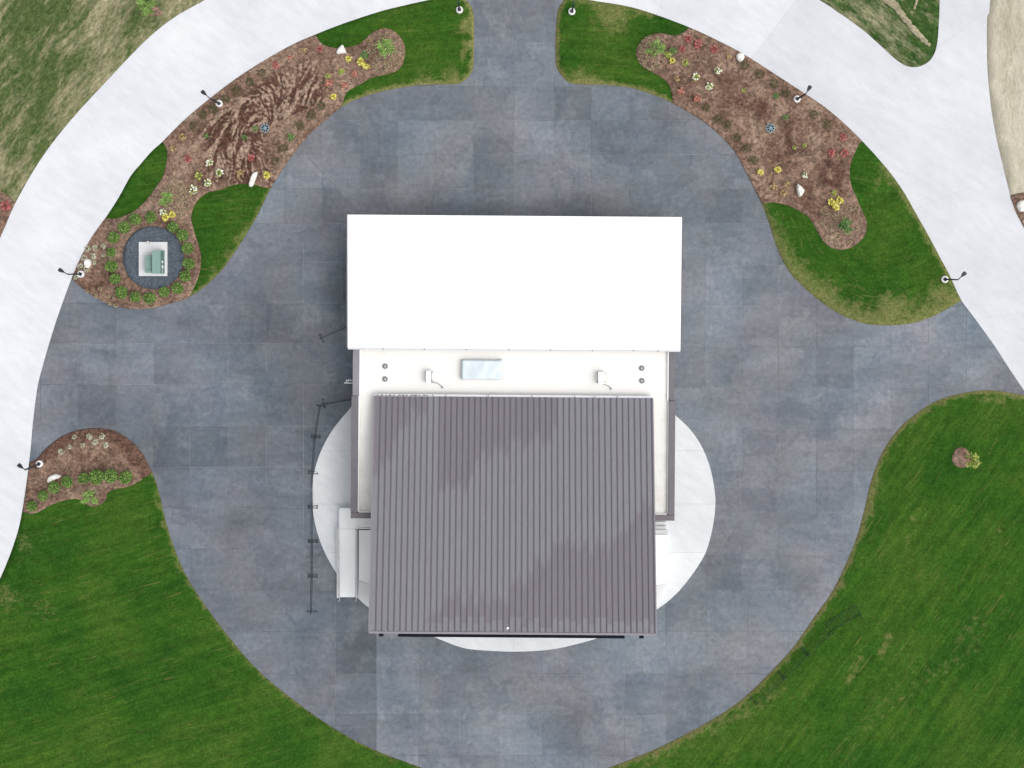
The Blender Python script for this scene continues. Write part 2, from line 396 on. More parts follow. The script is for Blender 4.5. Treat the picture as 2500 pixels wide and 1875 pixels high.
def sheet(name, poly_px, z, mat, spacing, skirt=0.1, attrs=None, height=None, parent=None, kind='structure', edge_drop=0.0, lab=None):
    """a filled outline with inner sample points, vertex attributes and a skirt down to the ground below"""
    poly = clean([W2(p) for p in poly_px]); A = np.array(poly)
    lo, hi = A.min(0), A.max(0); rr = np.random.RandomState(5)
    gx, gy = np.meshgrid(np.arange(lo[0], hi[0], spacing), np.arange(lo[1], hi[1], spacing))
    G = np.stack([gx.ravel(), gy.ravel()], 1) + rr.uniform(-0.3, 0.3, (gx.size, 2)) * spacing
    G = G[inside_mask(G, poly)]; G = G[dist_to(G, poly + [poly[0]]) > spacing * 0.45]
    pts = [Vector(p) for p in poly] + [Vector(p) for p in G]
    n = len(poly); edges = [(i, (i + 1) % n) for i in range(n)]
    vs, es, fs, _, _, _ = delaunay_2d_cdt(pts, edges, [], 1, 1e-5)
    V = np.array([(v.x, v.y) for v in vs]); D = dist_to(V, poly + [poly[0]])
    Z = np.full(len(V), z)
    if height is not None: Z = Z + height(V) * np.clip(D / 0.35, 0, 1)
    if edge_drop: Z = Z - edge_drop * (1 - np.clip(D / 0.3, 0, 1))
    faces = []
    for f in fs:
        a, b, c = f[:3]
        if (V[b, 0] - V[a, 0]) * (V[c, 1] - V[a, 1]) - (V[b, 1] - V[a, 1]) * (V[c, 0] - V[a, 0]) < 0: f = list(reversed(f))
        faces.append(tuple(f))
    verts = [(V[i, 0], V[i, 1], Z[i]) for i in range(len(V))]
    cnt = {}
    for f in faces:
        for i in range(len(f)):
            e = (f[i], f[(i + 1) % len(f)]); cnt[e] = 1
    low = {}
    for (a, b) in list(cnt):
        if (b, a) not in cnt:
            for q in (a, b):
                if q not in low: low[q] = len(verts); verts.append((V[q, 0], V[q, 1], z - skirt))
            faces.append((b, a, low[a], low[b]))
    me = bpy.data.meshes.new(name); me.from_pydata(verts, [], faces); me.update()
    VV = np.array([(v[0], v[1]) for v in verts])
    if attrs:
        for an, (ty, fn) in attrs.items():
            at = me.attributes.new(an, ty, 'POINT'); val = np.asarray(fn(VV), dtype=np.float32)
            at.data.foreach_set('vector' if ty == 'FLOAT_VECTOR' else 'value', val.ravel())
    for p in me.polygons: p.use_smooth = True
    o = link(name, me, mat, parent); tag(o, kind=kind)
    if lab: o['label'] = lab
    return o

def slabs(name, poly_px, cuts_px, cell_of, z, mat, parent, gap=0.014, thick=0.05, tone=None, keep=None):
    """cut an outline along joint lines; every piece is one slab object with open joints round it"""
    poly = clean([W2(p) for p in poly_px]); n = len(poly)
    pts = [Vector(p) for p in poly]; edges = [(i, (i + 1) % n) for i in range(n)]
    for a, b in cuts_px:
        k = len(pts); pts += [Vector(W2(a)), Vector(W2(b))]; edges.append((k, k + 1))
    vs, es, fs, _, _, _ = delaunay_2d_cdt(pts, edges, [], 0, 1e-5)
    V = [(v.x, v.y) for v in vs]
    cen = np.array([[sum(V[i][a] for i in f) / len(f) for a in (0, 1)] for f in fs])
    ins = inside_mask(cen, poly); cells = {}
    for f, c, k in zip(fs, cen, ins):
        if not k: continue
        px, py = c[0] / S + NX, NY - c[1] / S
        key = cell_of(px, py)
        if key is None: continue
        cells.setdefault(key, []).append(f)
    made = 0
    for key in sorted(cells):
        bm = bmesh.new(); vm = {}
        for f in cells[key]:
            for i in f:
                if i not in vm: vm[i] = bm.verts.new((V[i][0], V[i][1], z))
            try:
                fc = bm.faces.new([vm[i] for i in f])
            except ValueError: continue
        bm.normal_update()
        for fc in bm.faces:
            if fc.normal.z < 0: fc.normal_flip()
        area = sum(fc.calc_area() for fc in bm.faces)
        cx = sum(v.co.x for v in bm.verts) / len(bm.verts); cy = sum(v.co.y for v in bm.verts) / len(bm.verts)
        pc = (cx / S + NX, NY - cy / S)
        if area < 0.05 or (keep and not keep(pc, [(v.co.x / S + NX, NY - v.co.y / S) for v in bm.verts])):
            bm.free(); continue
        ring = bmesh.ops.inset_region(bm, faces=bm.faces[:], thickness=gap, use_even_offset=True, use_boundary=True)['faces']
        bmesh.ops.delete(bm, geom=ring, context='FACES')
        be = [e for e in bm.edges if e.is_boundary]
        ex = bmesh.ops.extrude_edge_only(bm, edges=be)
        for g in ex['geom']:
            if isinstance(g, bmesh.types.BMVert): g.co.z = z - thick
        bmesh.ops.recalc_face_normals(bm, faces=bm.faces[:])
        o = link(name, bm_mesh(bm, name), mat, parent)
        tv = tone(pc) if tone else 1.0
        o.color = (*tv, 1) if isinstance(tv, tuple) else (tv, tv, tv, 1)
        made += 1
    return made

# ------------------------------------------------------------------ traced outlines (photo pixels on the ground)
ROADL_IN = smooth([(1250, -25), (1140, -18), (1047, 0), (960, 19.6), (912, 33), (840, 57), (770.7, 84), (701, 116), (611, 169), (550.7, 211), (490, 259), (445, 298), (400, 343), (370, 370), (343, 401),
    (319, 430), (290, 482), (259, 530), (223, 581), (199, 626), (181, 665), (170, 692), (141.6, 770.7), (120.5, 837), (102.5, 900), (90.4, 951), (80, 1035.6), (75, 1093), (71, 1129), (65, 1177), (54, 1249.6), (39, 1313), (5, 1402), (-55, 1520), (-110, 1620)])
ROADL_OUT = smooth([(-300, 1620), (-230, 1250), (-170, 1000), (-95, 780), (0, 581), (39, 493), (99, 390), (169, 298), (265, 193), (355, 99.5), (422, 45), (500, 0), (700, -110), (950, -195), (1250, -235), (1550, -210), (1800, -115), (2000, 0),
    (2044, 28.6), (2101, 69), (2146, 108), (2179, 138.6), (2203, 156), (2219, 162.7), (2243, 162.7), (2267, 150.7), (2282, 129), (2289, 99), (2292, 54), (2294, 0), (2296, -300)])
ROADR_OUT = smooth([(2420, -300), (2417, 0), (2410, 45), (2410, 150), (2414, 211), (2423, 286), (2438, 361), (2460, 452), (2473, 500), (2500, 556), (2600, 730), (2760, 960)])
ROADR_IN = smooth([(2640, 1150), (2560, 1035), (2500, 953), (2464, 900), (2425, 840), (2372.6, 767.6), (2346, 731), (2318, 671), (2297, 632), (2270, 581), (2234, 517), (2206, 468), (2176, 425), (2146, 389), (2104, 343.5), (2056, 297), (2010, 259), (1970, 232),
    (1892, 181), (1816, 132.6), (1756, 101), (1681, 66), (1590, 32), (1525, 14), (1439, 0), (1350, -18), (1250, -25)])
ROAD = ROADL_OUT + ROADR_OUT + ROADR_IN + ROADL_IN[1:]

L_PLAZA = smooth([(1128, -14), (1138, 0), (1150, 15), (1156, 36), (1157.7, 75), (1156, 156.7), (1150, 178), (1138, 193), (1123, 203), (1100, 206), (1062, 206), (1020, 208), (969, 215.5), (925, 225), (882, 238), (837, 259), (792, 295), (746.6, 337.5),
    (701, 398), (662, 458), (641, 500), (625, 532), (588, 593), (551, 647), (512, 689), (464, 724), (422, 739), (377, 751), (331, 754), (286, 748), (241, 731), (205, 707), (176, 681)])
R_PLAZA = smooth([(1385, -12), (1377, 0), (1365, 18), (1359.6, 39), (1356.5, 90), (1356.5, 145), (1361, 169), (1373, 187), (1394, 203), (1430, 206.5), (1472, 207), (1525, 212), (1560, 220), (1620, 241), (1681, 274), (1735, 310), (1789, 364), (1819, 416), (1858, 494), (1875, 538), (1896, 602), (1926, 662), (1969, 707), (2017, 746),
    (2065, 773.7), (2113, 790), (2161, 794), (2222, 790), (2270, 775), (2312, 754), (2347, 733)])
SE_EDGE = smooth([(2640, 1010), (2560, 980), (2500, 965), (2432, 954), (2387, 954), (2327, 965), (2282, 981), (2248, 1002), (2206, 1035), (2170, 1078), (2146, 1123), (2125, 1180), (2110, 1246), (2089, 1319), (2056, 1397), (2028, 1451), (1987, 1508), (1940, 1576), (1885, 1637), (1818, 1702), (1750, 1750), (1650, 1805), (1575, 1840), (1483, 1875), (1400, 1898), (1260, 1914)])
SW_EDGE = smooth([(1260, 1914), (1130, 1903), (1032, 1875), (976, 1855), (917, 1832), (836, 1791), (735, 1723), (633, 1639), (565, 1562), (497, 1473), (452, 1400), (422, 1328), (404, 1270), (395, 1231), (383, 1183), (370.7, 1151)])
DOME = smooth([(370.7, 1151), (346, 1105), (319, 1076), (286, 1055), (256, 1047), (217, 1046), (175, 1055), (141, 1072), (111, 1096), (90, 1120), (72, 1128)])
def part(line, y0, y1): return [p for p in line if y0 <= p[1] <= y1]
iL = next(i for i, p in enumerate(ROADL_IN) if p[1] > 672)
ISLE_L = L_PLAZA + list(reversed([p for p in ROADL_IN[:iL] if p[0] < 1125]))
ISLE_R = R_PLAZA + [p for p in ROADR_IN if p[1] < 727 and p[0] > 1392]
i_d = [p for p in ROADL_IN if p[1] > 1132]
LAWN_SW = i_d + [(-110, 2350), (1260, 2350)] + SW_EDGE + DOME[1:]
LAWN_SE = SE_EDGE + [(1260, 2350), (3100, 2350), (3100, 1010)]
PLAZA = list(reversed(L_PLAZA)) + [(1250, -14)] + R_PLAZA + [p for p in reversed(ROADR_IN) if p[1] > 734 and p[1] < 1100] + [(2600, 1092)] + SE_EDGE[2:] + SW_EDGE[1:] + DOME[1:] + list(reversed([p for p in ROADL_IN if 688 < p[1] < 1124]))

BED_L = smooth([(771, 87), (788, 108), (816, 117), (846, 116), (876, 108), (894, 93), (912, 78), (936, 69), (960, 75), (981, 96), (989, 120), (984, 153), (969, 173), (942, 182), (906, 191), (876, 208), (849, 223), (839, 244), (836, 257)]) \
    + [p for p in L_PLAZA if 262 < p[1] < 456 and p[0] < 836] + smooth([(661, 459), (641, 457), (623, 451), (596, 449), (568, 452), (535, 464), (508, 470), (488, 484), (473, 505), (467, 530), (470, 550), (479, 581), (488, 608), (491, 635), (486, 671), (474, 701), (464, 723)]) \
    + [p for p in L_PLAZA if p[0] < 460 and p[1] > 675] + [p for p in reversed(ROADL_IN) if 535 < p[1] < 664] + smooth([(259, 532), (280, 534), (307, 526), (334, 511), (361, 484), (383, 454), (398, 430), (406, 400), (408, 368), (398, 347)]) \
    + [p for p in reversed(ROADL_IN) if 90 < p[1] < 343]
BED_R = smooth([(1681, 68), (1669, 78), (1650, 87), (1629, 84), (1608, 81), (1584, 87), (1566, 99), (1554, 120), (1554, 138), (1566, 160), (1590, 175), (1611, 187), (1629, 202), (1638, 220), (1642, 251)]) \
    + [p for p in R_PLAZA if 256 < p[1] < 490 and p[0] > 1645] + smooth([(1860, 497), (1890, 495), (1920, 501), (1944, 511), (1968, 526), (1984, 544), (1999, 572), (2017, 596), (2038, 608), (2062, 609), (2086, 600), (2107, 581), (2115, 560), (2115, 538), (2104, 514), (2089, 478), (2077, 448), (2074, 420), (2078, 397), (2086, 374), (2098, 350)]) \
    + [p for p in ROADR_IN if 70 < p[1] < 346]
BED_SW = DOME[:-1] + smooth([(73, 1129), (66, 1177), (55, 1250)]) + smooth([(78, 1255), (96, 1249), (129, 1231), (169, 1219), (193, 1219), (211, 1231), (229, 1237), (247, 1231), (259, 1219), (262, 1204), (280, 1195), (310, 1189), (337, 1177), (369, 1155)])

# ------------------------------------------------------------------ the ground
def quad_sheet(name, x0, x1, y0, y1, z, mat):
    o = link(name, MB().poly([(x0, y0, z), (x1, y0, z), (x1, y1, z), (x0, y1, z)], [(0, 1, 2, 3)]).mesh(name), mat); return tag(o, kind='structure')
quad_sheet('ground', -900, 900, -900, 900, -0.16, 'earth')

FIELD_L = [p for p in ROADL_OUT if p[0] < 1900] + [(1900, -700), (-700, -700), (-700, 1620)]
sheet('meadow', FIELD_L, -0.02, 'field', 0.8, 0.12, height=lambda V: np.array([0.05 * mnoise.noise(Vector((x * 0.6, y * 0.6, 3))) for x, y in V]))
wt = [p for p in ROADL_OUT if p[0] > 1850 and p[1] > -90]
sheet('meadow', wt + [(2296, -300), (1850, -300)], -0.02, 'wedge', 0.6, 0.12, height=lambda V: np.array([0.06 * mnoise.noise(Vector((x * 0.7, y * 0.7, 3))) for x, y in V]))
rt = random.Random(8)
def rough_outline(pts, amp=3.0):
    return [(x + rt.uniform(-amp, amp), y + rt.uniform(-amp, amp)) for x, y in smooth(pts, 9, True)]
sheet('dirt_track', rough_outline([(2112, -60), (2150, -6), (2185, 26), (2215, 62), (2246, 98), (2266, 112), (2270, 108), (2258, 92), (2228, 58), (2202, 22), (2180, -10), (2150, -64)], 2.2), 0.045, 'track', 0.5, 0.1)
sheet('dirt_track', rough_outline([(2237, -40), (2234, 0), (2230, 20), (2234, 22), (2240, 2), (2244, -40)], 1.2), 0.045, 'track', 0.5, 0.1)
sheet('straw_field', ROADR_OUT + [(3300, 960), (3300, -300)], -0.02, 'straw', 0.8, 0.12, height=lambda V: np.array([0.05 * mnoise.noise(Vector((x * 0.6, y * 0.3, 3))) for x, y in V]))

# plaza of dark dyed concrete, poured in panels
pz = sheet('plaza', PLAZA, -0.012, 'joint', 4.0, 0.05)
TX = [603, 695, 787, 879, 971, 1063, 1156, 1256, 1354, 1444, 1537, 1633, 1722, 1812, 1900, 1993]
TY = [-20, 105, 211, 294, 377, 461, 545]
LX = [99, 191, 283, 374, 465, 557, 649, 741, 835, 927]; LY = [545, 640, 740, 838, 939, 1040, 1140, 1238, 1340, 1441]
RX = [1537, 1630, 1722, 1812, 1900, 1993, 2083, 2175, 2267, 2360, 2450, 2540]; RY = [545, 648, 748, 846, 948, 1048, 1150, 1250, 1353, 1441]
BX = [420, 520, 620, 720, 819, 919, 1022, 1122, 1223, 1324, 1424, 1525, 1626, 1726, 1826, 1926, 2026]; BY = [1441, 1541, 1644, 1744, 1844, 1930]
cuts = [((x, -40), (x, 545)) for x in TX] + [((550, y), (2020, y)) for y in TY[1:]] + [((0, 545), (2700, 545))]
cuts += [((x, 545), (x, 1441)) for x in LX] + [((0, y), (1250, y)) for y in LY[1:]] + [((x, 545), (x, 1441)) for x in RX] + [((1250, y), (2700, y)) for y in RY[1:]] + [((1250, 545), (1250, 1441))]
cuts += [((x, 1441), (x, 1930)) for x in BX] + [((300, y), (2200, y)) for y in BY[1:]]
DIAG = [((745, 377), (903, 545)), ((1791.5, 377), (1625, 545))]
cuts += DIAG
def side(p, d):
    (a, b), (c, e) = d; return (c - a) * (p[1] - b) - (e - b) * (p[0] - a) > 0
def plaza_cell(px, py):
    def ix(L, v): return sum(1 for q in L if v > q)
    if py < 545:
        k = ('t', ix(TX, px), ix(TY, py)); d = 0
        for q in DIAG:
            (a, b), (c, e) = q
            if min(a, c) - 95 < px < max(a, c) + 95 and py > 377 and side((px, py), q): d += 1
        return k + (d,)
    if py < 1441: return ('l', ix(LX, px), ix(LY, py), 0) if px < 1250 else ('r', ix(RX, px), ix(RY, py), 0)
    return ('z', ix(BX, px), ix(BY, py), 0)
def plaza_keep(pc, vs):
    def hid(p):
        x, y = p
        if 866 < x < 1640 and 545 < y < 1530: return True
        return ((x - 1254) / 485) ** 2 + ((y - 1215) / 368) ** 2 < 1 and y > 1000
    return not all(hid(v) for v in vs)
rs = random.Random(21)
def plaza_tone(pc):
    x, y = pc; b = 1.0 + rs.uniform(-0.035, 0.035) + (rs.choice((-0.12, 0.07)) if rs.random() < 0.2 else 0)
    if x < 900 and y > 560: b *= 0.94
    if 600 < x < 880 and 740 < y < 1060: b *= 0.93  # slabs left of the building: stain and its soft shade painted into the tone
    if y > 1441 and 919 < x < 1626: b *= 1.04
    if y < 520 and 1000 < x < 1380: b *= 1.06
    for x0, x1, y0, y1, m in ((971, 1156, 205, 294, .84), (879, 971, 294, 461, .86), (1354, 1444, 200, 294, .84), (1063, 1156, 294, 377, 1.08), (1156, 1354, 294, 377, 1.05), (1633, 1722, 294, 461, 1.05), (1444, 1633, 294, 377, .93),
                             (819, 919, 1441, 1900, .88), (919, 1022, 1441, 1900, 1.10), (720, 819, 1441, 1900, .93), (1424, 1626, 1500, 1900, 1.06), (1626, 1726, 1441, 1900, .93), (1722, 2200, 1048, 1150, .95), (1722, 1993, 1353, 1441, .90), (1722, 2500, 748, 948, 1.05),
                             (374, 557, 838, 939, .92), (191, 374, 740, 838, .92), (465, 649, 1140, 1340, 1.09), (374, 649, 1040, 1140, .92)):
        if x0 < x < x1 and y0 < y < y1: b *= m
    h = rs.uniform(-0.012, 0.012)
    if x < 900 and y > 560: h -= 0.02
    return (b * (1 + h), b, b * (1 - h))
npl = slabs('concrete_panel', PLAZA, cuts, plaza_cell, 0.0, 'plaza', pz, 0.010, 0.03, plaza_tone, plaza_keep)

# ring road of pale concrete
rd = sheet('road', ROAD, -0.035, 'rjoint', 6.0, 0.05)
RC = (1250, 900); ANG = [math.radians(a) for a in np.arange(-40, 221, 15.4)]
rcuts = [((RC[0] + 620 * math.cos(a), RC[1] - 620 * math.sin(a)), (RC[0] + 2300 * math.cos(a), RC[1] - 2300 * math.sin(a))) for a in ANG]
def road_cell(px, py):
    a = math.atan2(RC[1] - py, px - RC[0])
    if a < -math.pi / 2: a += 2 * math.pi
    return (sum(1 for q in ANG if a > q),)
rs2 = random.Random(4)
def road_tone(pc):
    b = 1.0 + rs2.uniform(-0.02, 0.02)
    if pc[0] < 330 and 330 < pc[1]: b *= 1.04
    if pc[0] > 1900: b *= 0.95
    return b
slabs('road_panel', ROAD, rcuts, road_cell, 0.008, 'road', rd, 0.003, 0.04, road_tone)

# lawns
def lin(angle):
    ca, sa = math.cos(angle), math.sin(angle)
    return lambda V: np.stack([V[:, 0] * ca + V[:, 1] * sa, -V[:, 0] * sa + V[:, 1] * ca, np.zeros(len(V))], 1)
def blobs(V, L):
    d = np.zeros(len(V))
    for x, y, r, a in L:
        wx, wy = W2((x, y)); d = np.maximum(d, a * np.exp(-((V[:, 0] - wx) ** 2 + (V[:, 1] - wy) ** 2) / (r * S) ** 2))
    return d
def edge_dry(V, line, width, a):
    return a * np.exp(-(dist_to(V, [W2(p) for p in line]) / width) ** 1.3)
def und(V): return np.array([0.008 * mnoise.noise(Vector((x * 0.8, y * 0.8, 1))) for x, y in V])

def dryL(V):
    d = edge_dry(V, [p for p in L_PLAZA if p[1] < 260], 0.24, 1.0)
    d = np.maximum(d, edge_dry(V, [(1134, 40), (1135, 90), (1133, 150)], 0.22, 0.95))
    d = np.maximum(d, edge_dry(V, [p for p in L_PLAZA if p[1] > 455], 0.3, 0.55))
    d = np.maximum(d, edge_dry(V, [(600, 560), (520, 660)], 0.5, 0.42))
    return np.maximum(d, blobs(V, [(1100, 190, 30, 0.55), (1040, 190, 30, 0.4)]))
sheet('lawn', ISLE_L, 0.014, 'lawn', 0.45, 0.13, {'dry': ('FLOAT', dryL), 'mow': ('FLOAT_VECTOR', lin(0.09))}, und)
pzR = [W2(p) for p in R_PLAZA]
def mowR(V):
    d = dist_to(V, pzR); base = lin(-0.07)(V); south = np.clip((W2((0, 420))[1] - V[:, 1]) / 3.0, 0, 1)[:, None]
    ang = np.arctan2(V[:, 1] - W2((0, 560))[1], V[:, 0] - W2((2130, 0))[0]) * 8.0
    return base * (1 - south) + np.stack([ang, d, np.zeros(len(V))], 1) * south
def dryR(V):
    d = edge_dry(V, [p for p in R_PLAZA if p[1] < 260], 0.24, 1.0)
    d = np.maximum(d, edge_dry(V, [p for p in R_PLAZA if p[1] > 480], 0.45, 0.75))
    d = np.maximum(d, edge_dry(V, [p for p in R_PLAZA if p[1] > 640 and p[0] > 1930], 1.7, 0.68))
    d = np.maximum(d, edge_dry(V, [(1880, 540), (1930, 640), (2000, 710)], 1.1, 0.50))
    d = np.maximum(d, edge_dry(V, [p for p in ROADR_IN if 400 < p[1] < 740], 0.45, 0.62))
    d = np.maximum(d, edge_dry(V, [p for p in ROADR_IN if p[1] < 40 and 1390 < p[0] < 1600], 0.5, 0.7))
    return np.maximum(d, blobs(V, [(2180, 770, 60, 0.75), (2300, 720, 45, 0.6), (2010, 730, 50, 0.7), (1500, 25, 60, 0.6), (1420, 195, 35, 0.6), (2160, 430, 40, 0.35)]))
sheet('lawn', ISLE_R, 0.014, 'lawn', 0.45, 0.13, {'dry': ('FLOAT', dryR), 'mow': ('FLOAT_VECTOR', mowR)}, und)
def drySW(V):
    d = edge_dry(V, SW_EDGE, 0.07, 0.5)
    return np.maximum(d, blobs(V, [(60, 1330, 40, 0.28), (100, 1480, 50, 0.25), (10, 1460, 35, 0.42)]))
sheet('lawn', LAWN_SW, 0.014, 'lawn', 0.6, 0.13, {'dry': ('FLOAT', drySW), 'mow': ('FLOAT_VECTOR', lin(0.30))}, und)
def drySE(V):
    d = np.maximum(edge_dry(V, SE_EDGE, 0.13, 1.0), edge_dry(V, SE_EDGE, 0.6, 0.40))
    for ln, w, a in [([(2390, 1500), (2290, 1640), (2150, 1730), (2060, 1840)], 1.3, 0.24), ([(2410, 1520), (2340, 1610)], 0.9, 0.22), ([(2175, 1545), (2150, 1595)], 0.3, 0.6), ([(2105, 1600), (2070, 1670)], 0.3, 0.55),
                     ([(2240, 1240), (2215, 1330)], 0.25, 0.4), ([(2440, 1300), (2460, 1260)], 0.2, 0.4), ([(2140, 1180), (2120, 1260)], 0.5, 0.45), ([(1900, 1690), (1700, 1800), (1560, 1875)], 0.9, 0.35), ([(2370, 970), (2450, 985)], 0.4, 0.45)]:
        d = np.maximum(d, edge_dry(V, ln, w, a))
    return d
sheet('lawn', LAWN_SE, 0.014, 'lawn', 0.5, 0.13, {'dry': ('FLOAT', drySE), 'mow': ('FLOAT_VECTOR', lin(0.95))}, und)

# mulch beds with washed-out channels
DRAIN1, DRAIN2 = (647, 313), (1881, 313)
def sstep(a, b, x): t = np.clip((x - a) / (b - a), 0, 1); return t * t * (3 - 2 * t)
def wash_field(V, centre, kind):
    cx, cy = W2(centre); out_r = np.zeros(len(V)); out_w = np.zeros(len(V))
    for i, (x, y) in enumerate(V):
        dx, dy = x - cx, y - cy; r = math.hypot(dx, dy); th = math.atan2(dy, dx)
        if kind == 0:
            w1 = mnoise.noise(Vector((x * 0.55, y * 0.55, 0)))
            deg = math.degrees(th) % 360
            sw = 0.5 + 0.9 * w1 if deg < 100 or deg > 285 else 0.75 + 1.3 * w1
            if 100 <= deg < 170 and r < 3.2: sw += 0.8
            ca, sa = math.cos(th + sw), math.sin(th + sw); n = 0.0
            for q in range(-5, 6):
                n += mnoise.noise(Vector(((x + ca * q * 0.085) * 5.4, (y + sa * q * 0.085) * 5.4, 1.3)))
            n = n / 11 * 2.6 + 0.5 * mnoise.noise(Vector((x * 4.5, y * 4.5, 5))) - 0.05 + 0.25 * mnoise.noise(Vector((x * 0.6, y * 0.6, 15)))
            out_r[i] = min(1.0, max(0.0, 0.5 + 1.5 * n))
            deg = math.degrees(th) % 360
            e = 1.0
            if 285 < deg or deg < 25: e = 0.12
            elif 255 < deg <= 285: e = 0.6
            out_w[i] = e * float(sstep(7.8, 4.6, r + 1.6 * mnoise.noise(Vector((x * 0.5, y * 0.5, 6))))) * (1.0 if r > 0.5 else 0)
        else:
            ws = Vector((x * 0.7, y * 0.7, 3)); n = mnoise.fractal(ws + Vector((mnoise.noise(ws * 2), mnoise.noise(ws * 2 + Vector((5, 1, 0))), 0)) * 0.8, 1.0, 2.0, 4)
            out_r[i] = 0.5 + 0.55 * n; out_w[i] = 0.0
    if kind == 0: out_w *= sstep(0.5, 2.0, dist_to(V, [W2(p) for p in ROADL_IN]))
    return out_r, out_w
cache = {}
def wf(centre, kind, extra=None):
    def get(V):
        k = (centre, len(V), round(float(V[0, 0]), 4))
        if k not in cache:
            r, w = wash_field(V, centre, kind)
            if extra is not None: r, w = extra(V, r, w)
            cache[k] = (r, w)
        return cache[k]
    return get
def extra2(V, r, w):
    w = np.maximum(w, blobs(V, [(1930, 355, 38, 1.0), (1950, 365, 30, 0.9), (2030, 430, 45, 1.0), (2020, 395, 30, 0.8), (1860, 265, 30, 0.85), (1925, 315, 30, 0.8), (1680, 190, 55, 0.45), (1720, 160, 40, 0.5), (1700, 240, 30, 0.6), (1800, 210, 50, 0.45), (1640, 130, 30, 0.4), (1980, 460, 40, 0.6), (1990, 500, 30, 0.5)]))
    w = w * sstep(-0.1, 0.25, np.array([mnoise.fractal(Vector((x * 0.9, y * 0.9, 2)), 1.0, 2.0, 3) for x, y in V]) + 0.2)
    return r * 0.55, np.clip(w * 1.25, 0, 1)
def extra3(V, r, w):
    d = dist_to(V, [W2(p) for p in DOME]); nn = np.array([mnoise.fractal(Vector((x * 0.9, y * 0.9, 2)), 1.0, 2.0, 3) for x, y in V])
    e = sstep(1.15, 0.55, d + 0.5 * nn - 0.9 * blobs(V, [(345, 1110, 45, 1.0)]))
    return np.full(len(V), 0.35) + 0.1 * nn, 0.9 * e
def bed(name, poly, centre, kind, sp, extra=None):
    g = wf(centre, kind, extra)
    return sheet(name, poly, 0.068, 'mulch', sp, 0.06, {'ridge': ('FLOAT', lambda V: g(V)[0]), 'wash': ('FLOAT', lambda V: g(V)[1])},
                 lambda V: 0.022 * np.array([mnoise.fractal(Vector((x * 1.6, y * 1.6, 9)), 1.0, 2.0, 3) for x, y in V]) + 0.03 * (g(V)[0] - 0.5) * g(V)[1], edge_drop=0.02)
bed('mulch_bed', BED_L, DRAIN1, 0, 0.09)
bed('mulch_bed', BED_R, DRAIN2, 1, 0.20, extra2)
bed('mulch_bed', BED_SW, (217, 1120), 1, 0.20, extra3)
bed('mulch_bed', smooth([(-120, 440), (-40, 452), (0, 466), (22, 480), (37, 495)]) + [p for p in reversed(ROADL_OUT) if 500 < p[1] < 640 and p[0] < 36] + [(-120, 640)], (0, 500), 1, 0.25)
bed('mulch_bed', smooth([(2474, 500), (2467, 480), (2480, 474), (2510, 470), (2560, 480)]) + [(2600, 560), (2600, 720)] + [p for p in reversed(ROADR_OUT) if 505 < p[1] < 725], (2500, 520), 1, 0.25)
bed('mulch_bed', [(2347 + 23 * math.cos(a) * (1 + 0.06 * math.sin(3 * a)), 1117 + 25 * math.sin(a)) for a in np.linspace(0, 2 * math.pi, 40)[:-1]], (2347, 1117), 1, 0.15)
bed('mulch_bed', [(370 + 24 * math.cos(a) * (1 + 0.25 * math.sin(3 * a)), 26 + 17 * math.sin(a) * (1 + .2 * math.cos(2 * a))) for a in np.linspace(0, 2 * math.pi, 40)[:-1]], (368, 30), 1, 0.2)
sheet('gravel_ring', [(375 + 74 * math.cos(a), 629 + 78 * math.sin(a) * (1 + 0.02 * math.sin(2 * a + 1))) for a in np.linspace(0, 2 * math.pi, 64)[:-1]], 0.135, 'gravel', 0.4, 0.08)

# oval concrete apron under the stage
OVAL = smooth([(858, 993), (815, 1045), (785, 1098), (768, 1150), (762, 1190), (764, 1245), (775, 1300), (795, 1352), (826, 1405), (860, 1445), (905, 1486), (975, 1524), (1053, 1552), (1127, 1580), (1187, 1587.5), (1275, 1590), (1363, 1582), (1466, 1555), (1545, 1522), (1602, 1488), (1631, 1467), (1663, 1436), (1701, 1386), (1725, 1342), (1740, 1284), (1746, 1236), (1744, 1195), (1733, 1140), (1712, 1088), (1683, 1046), (1648, 1013)]) + [(1640, 985), (1250, 960), (866, 985)]
ov = sheet('stage_apron', OVAL, 0.02, 'rjoint', 3.0, 0.05)
ocuts = [((700, y), (1800, y)) for y in (1100, 1230, 1348, 1480)] + [((1254, 900), (1254, 1700))]
slabs('concrete_panel', OVAL, ocuts, lambda x, y: (sum(1 for q in (1100, 1230, 1348, 1480) if y > q), int(x > 1254)), 0.10, 'apron', ov, 0.005, 0.09, lambda p: 0.975 if p[1] < 1348 else 1.02)

# ------------------------------------------------------------------ the bandshell building
TH = 0.0075
BO = W(1255, 900, 0)
bld = empty('bandshell_building', BO, 'bandshell building with wide white roof, flat middle roof and brown metal stage roof', 'building', None, -TH)
def L(px, py, z): return W(px, py, z) - BO           # building-local point from the un-rotated photo pixel
def pbox(mb, x0, x1, y0, y1, z0, z1, zp=None):
    """box from pixel rectangle (measured at height zp), y0 = upper edge"""
    zp = z1 if zp is None else zp
    a = L(x0, y1, zp); b = L(x1, y0, zp); mb.box(a.x, b.x, a.y, b.y, z0, z1); return mb
def quad_prism(mb, pts, thick):
    up = [Vector(p) for p in pts]; lo = [p - Vector((0, 0, thick)) for p in up]; mb.hexa(lo, up); return mb

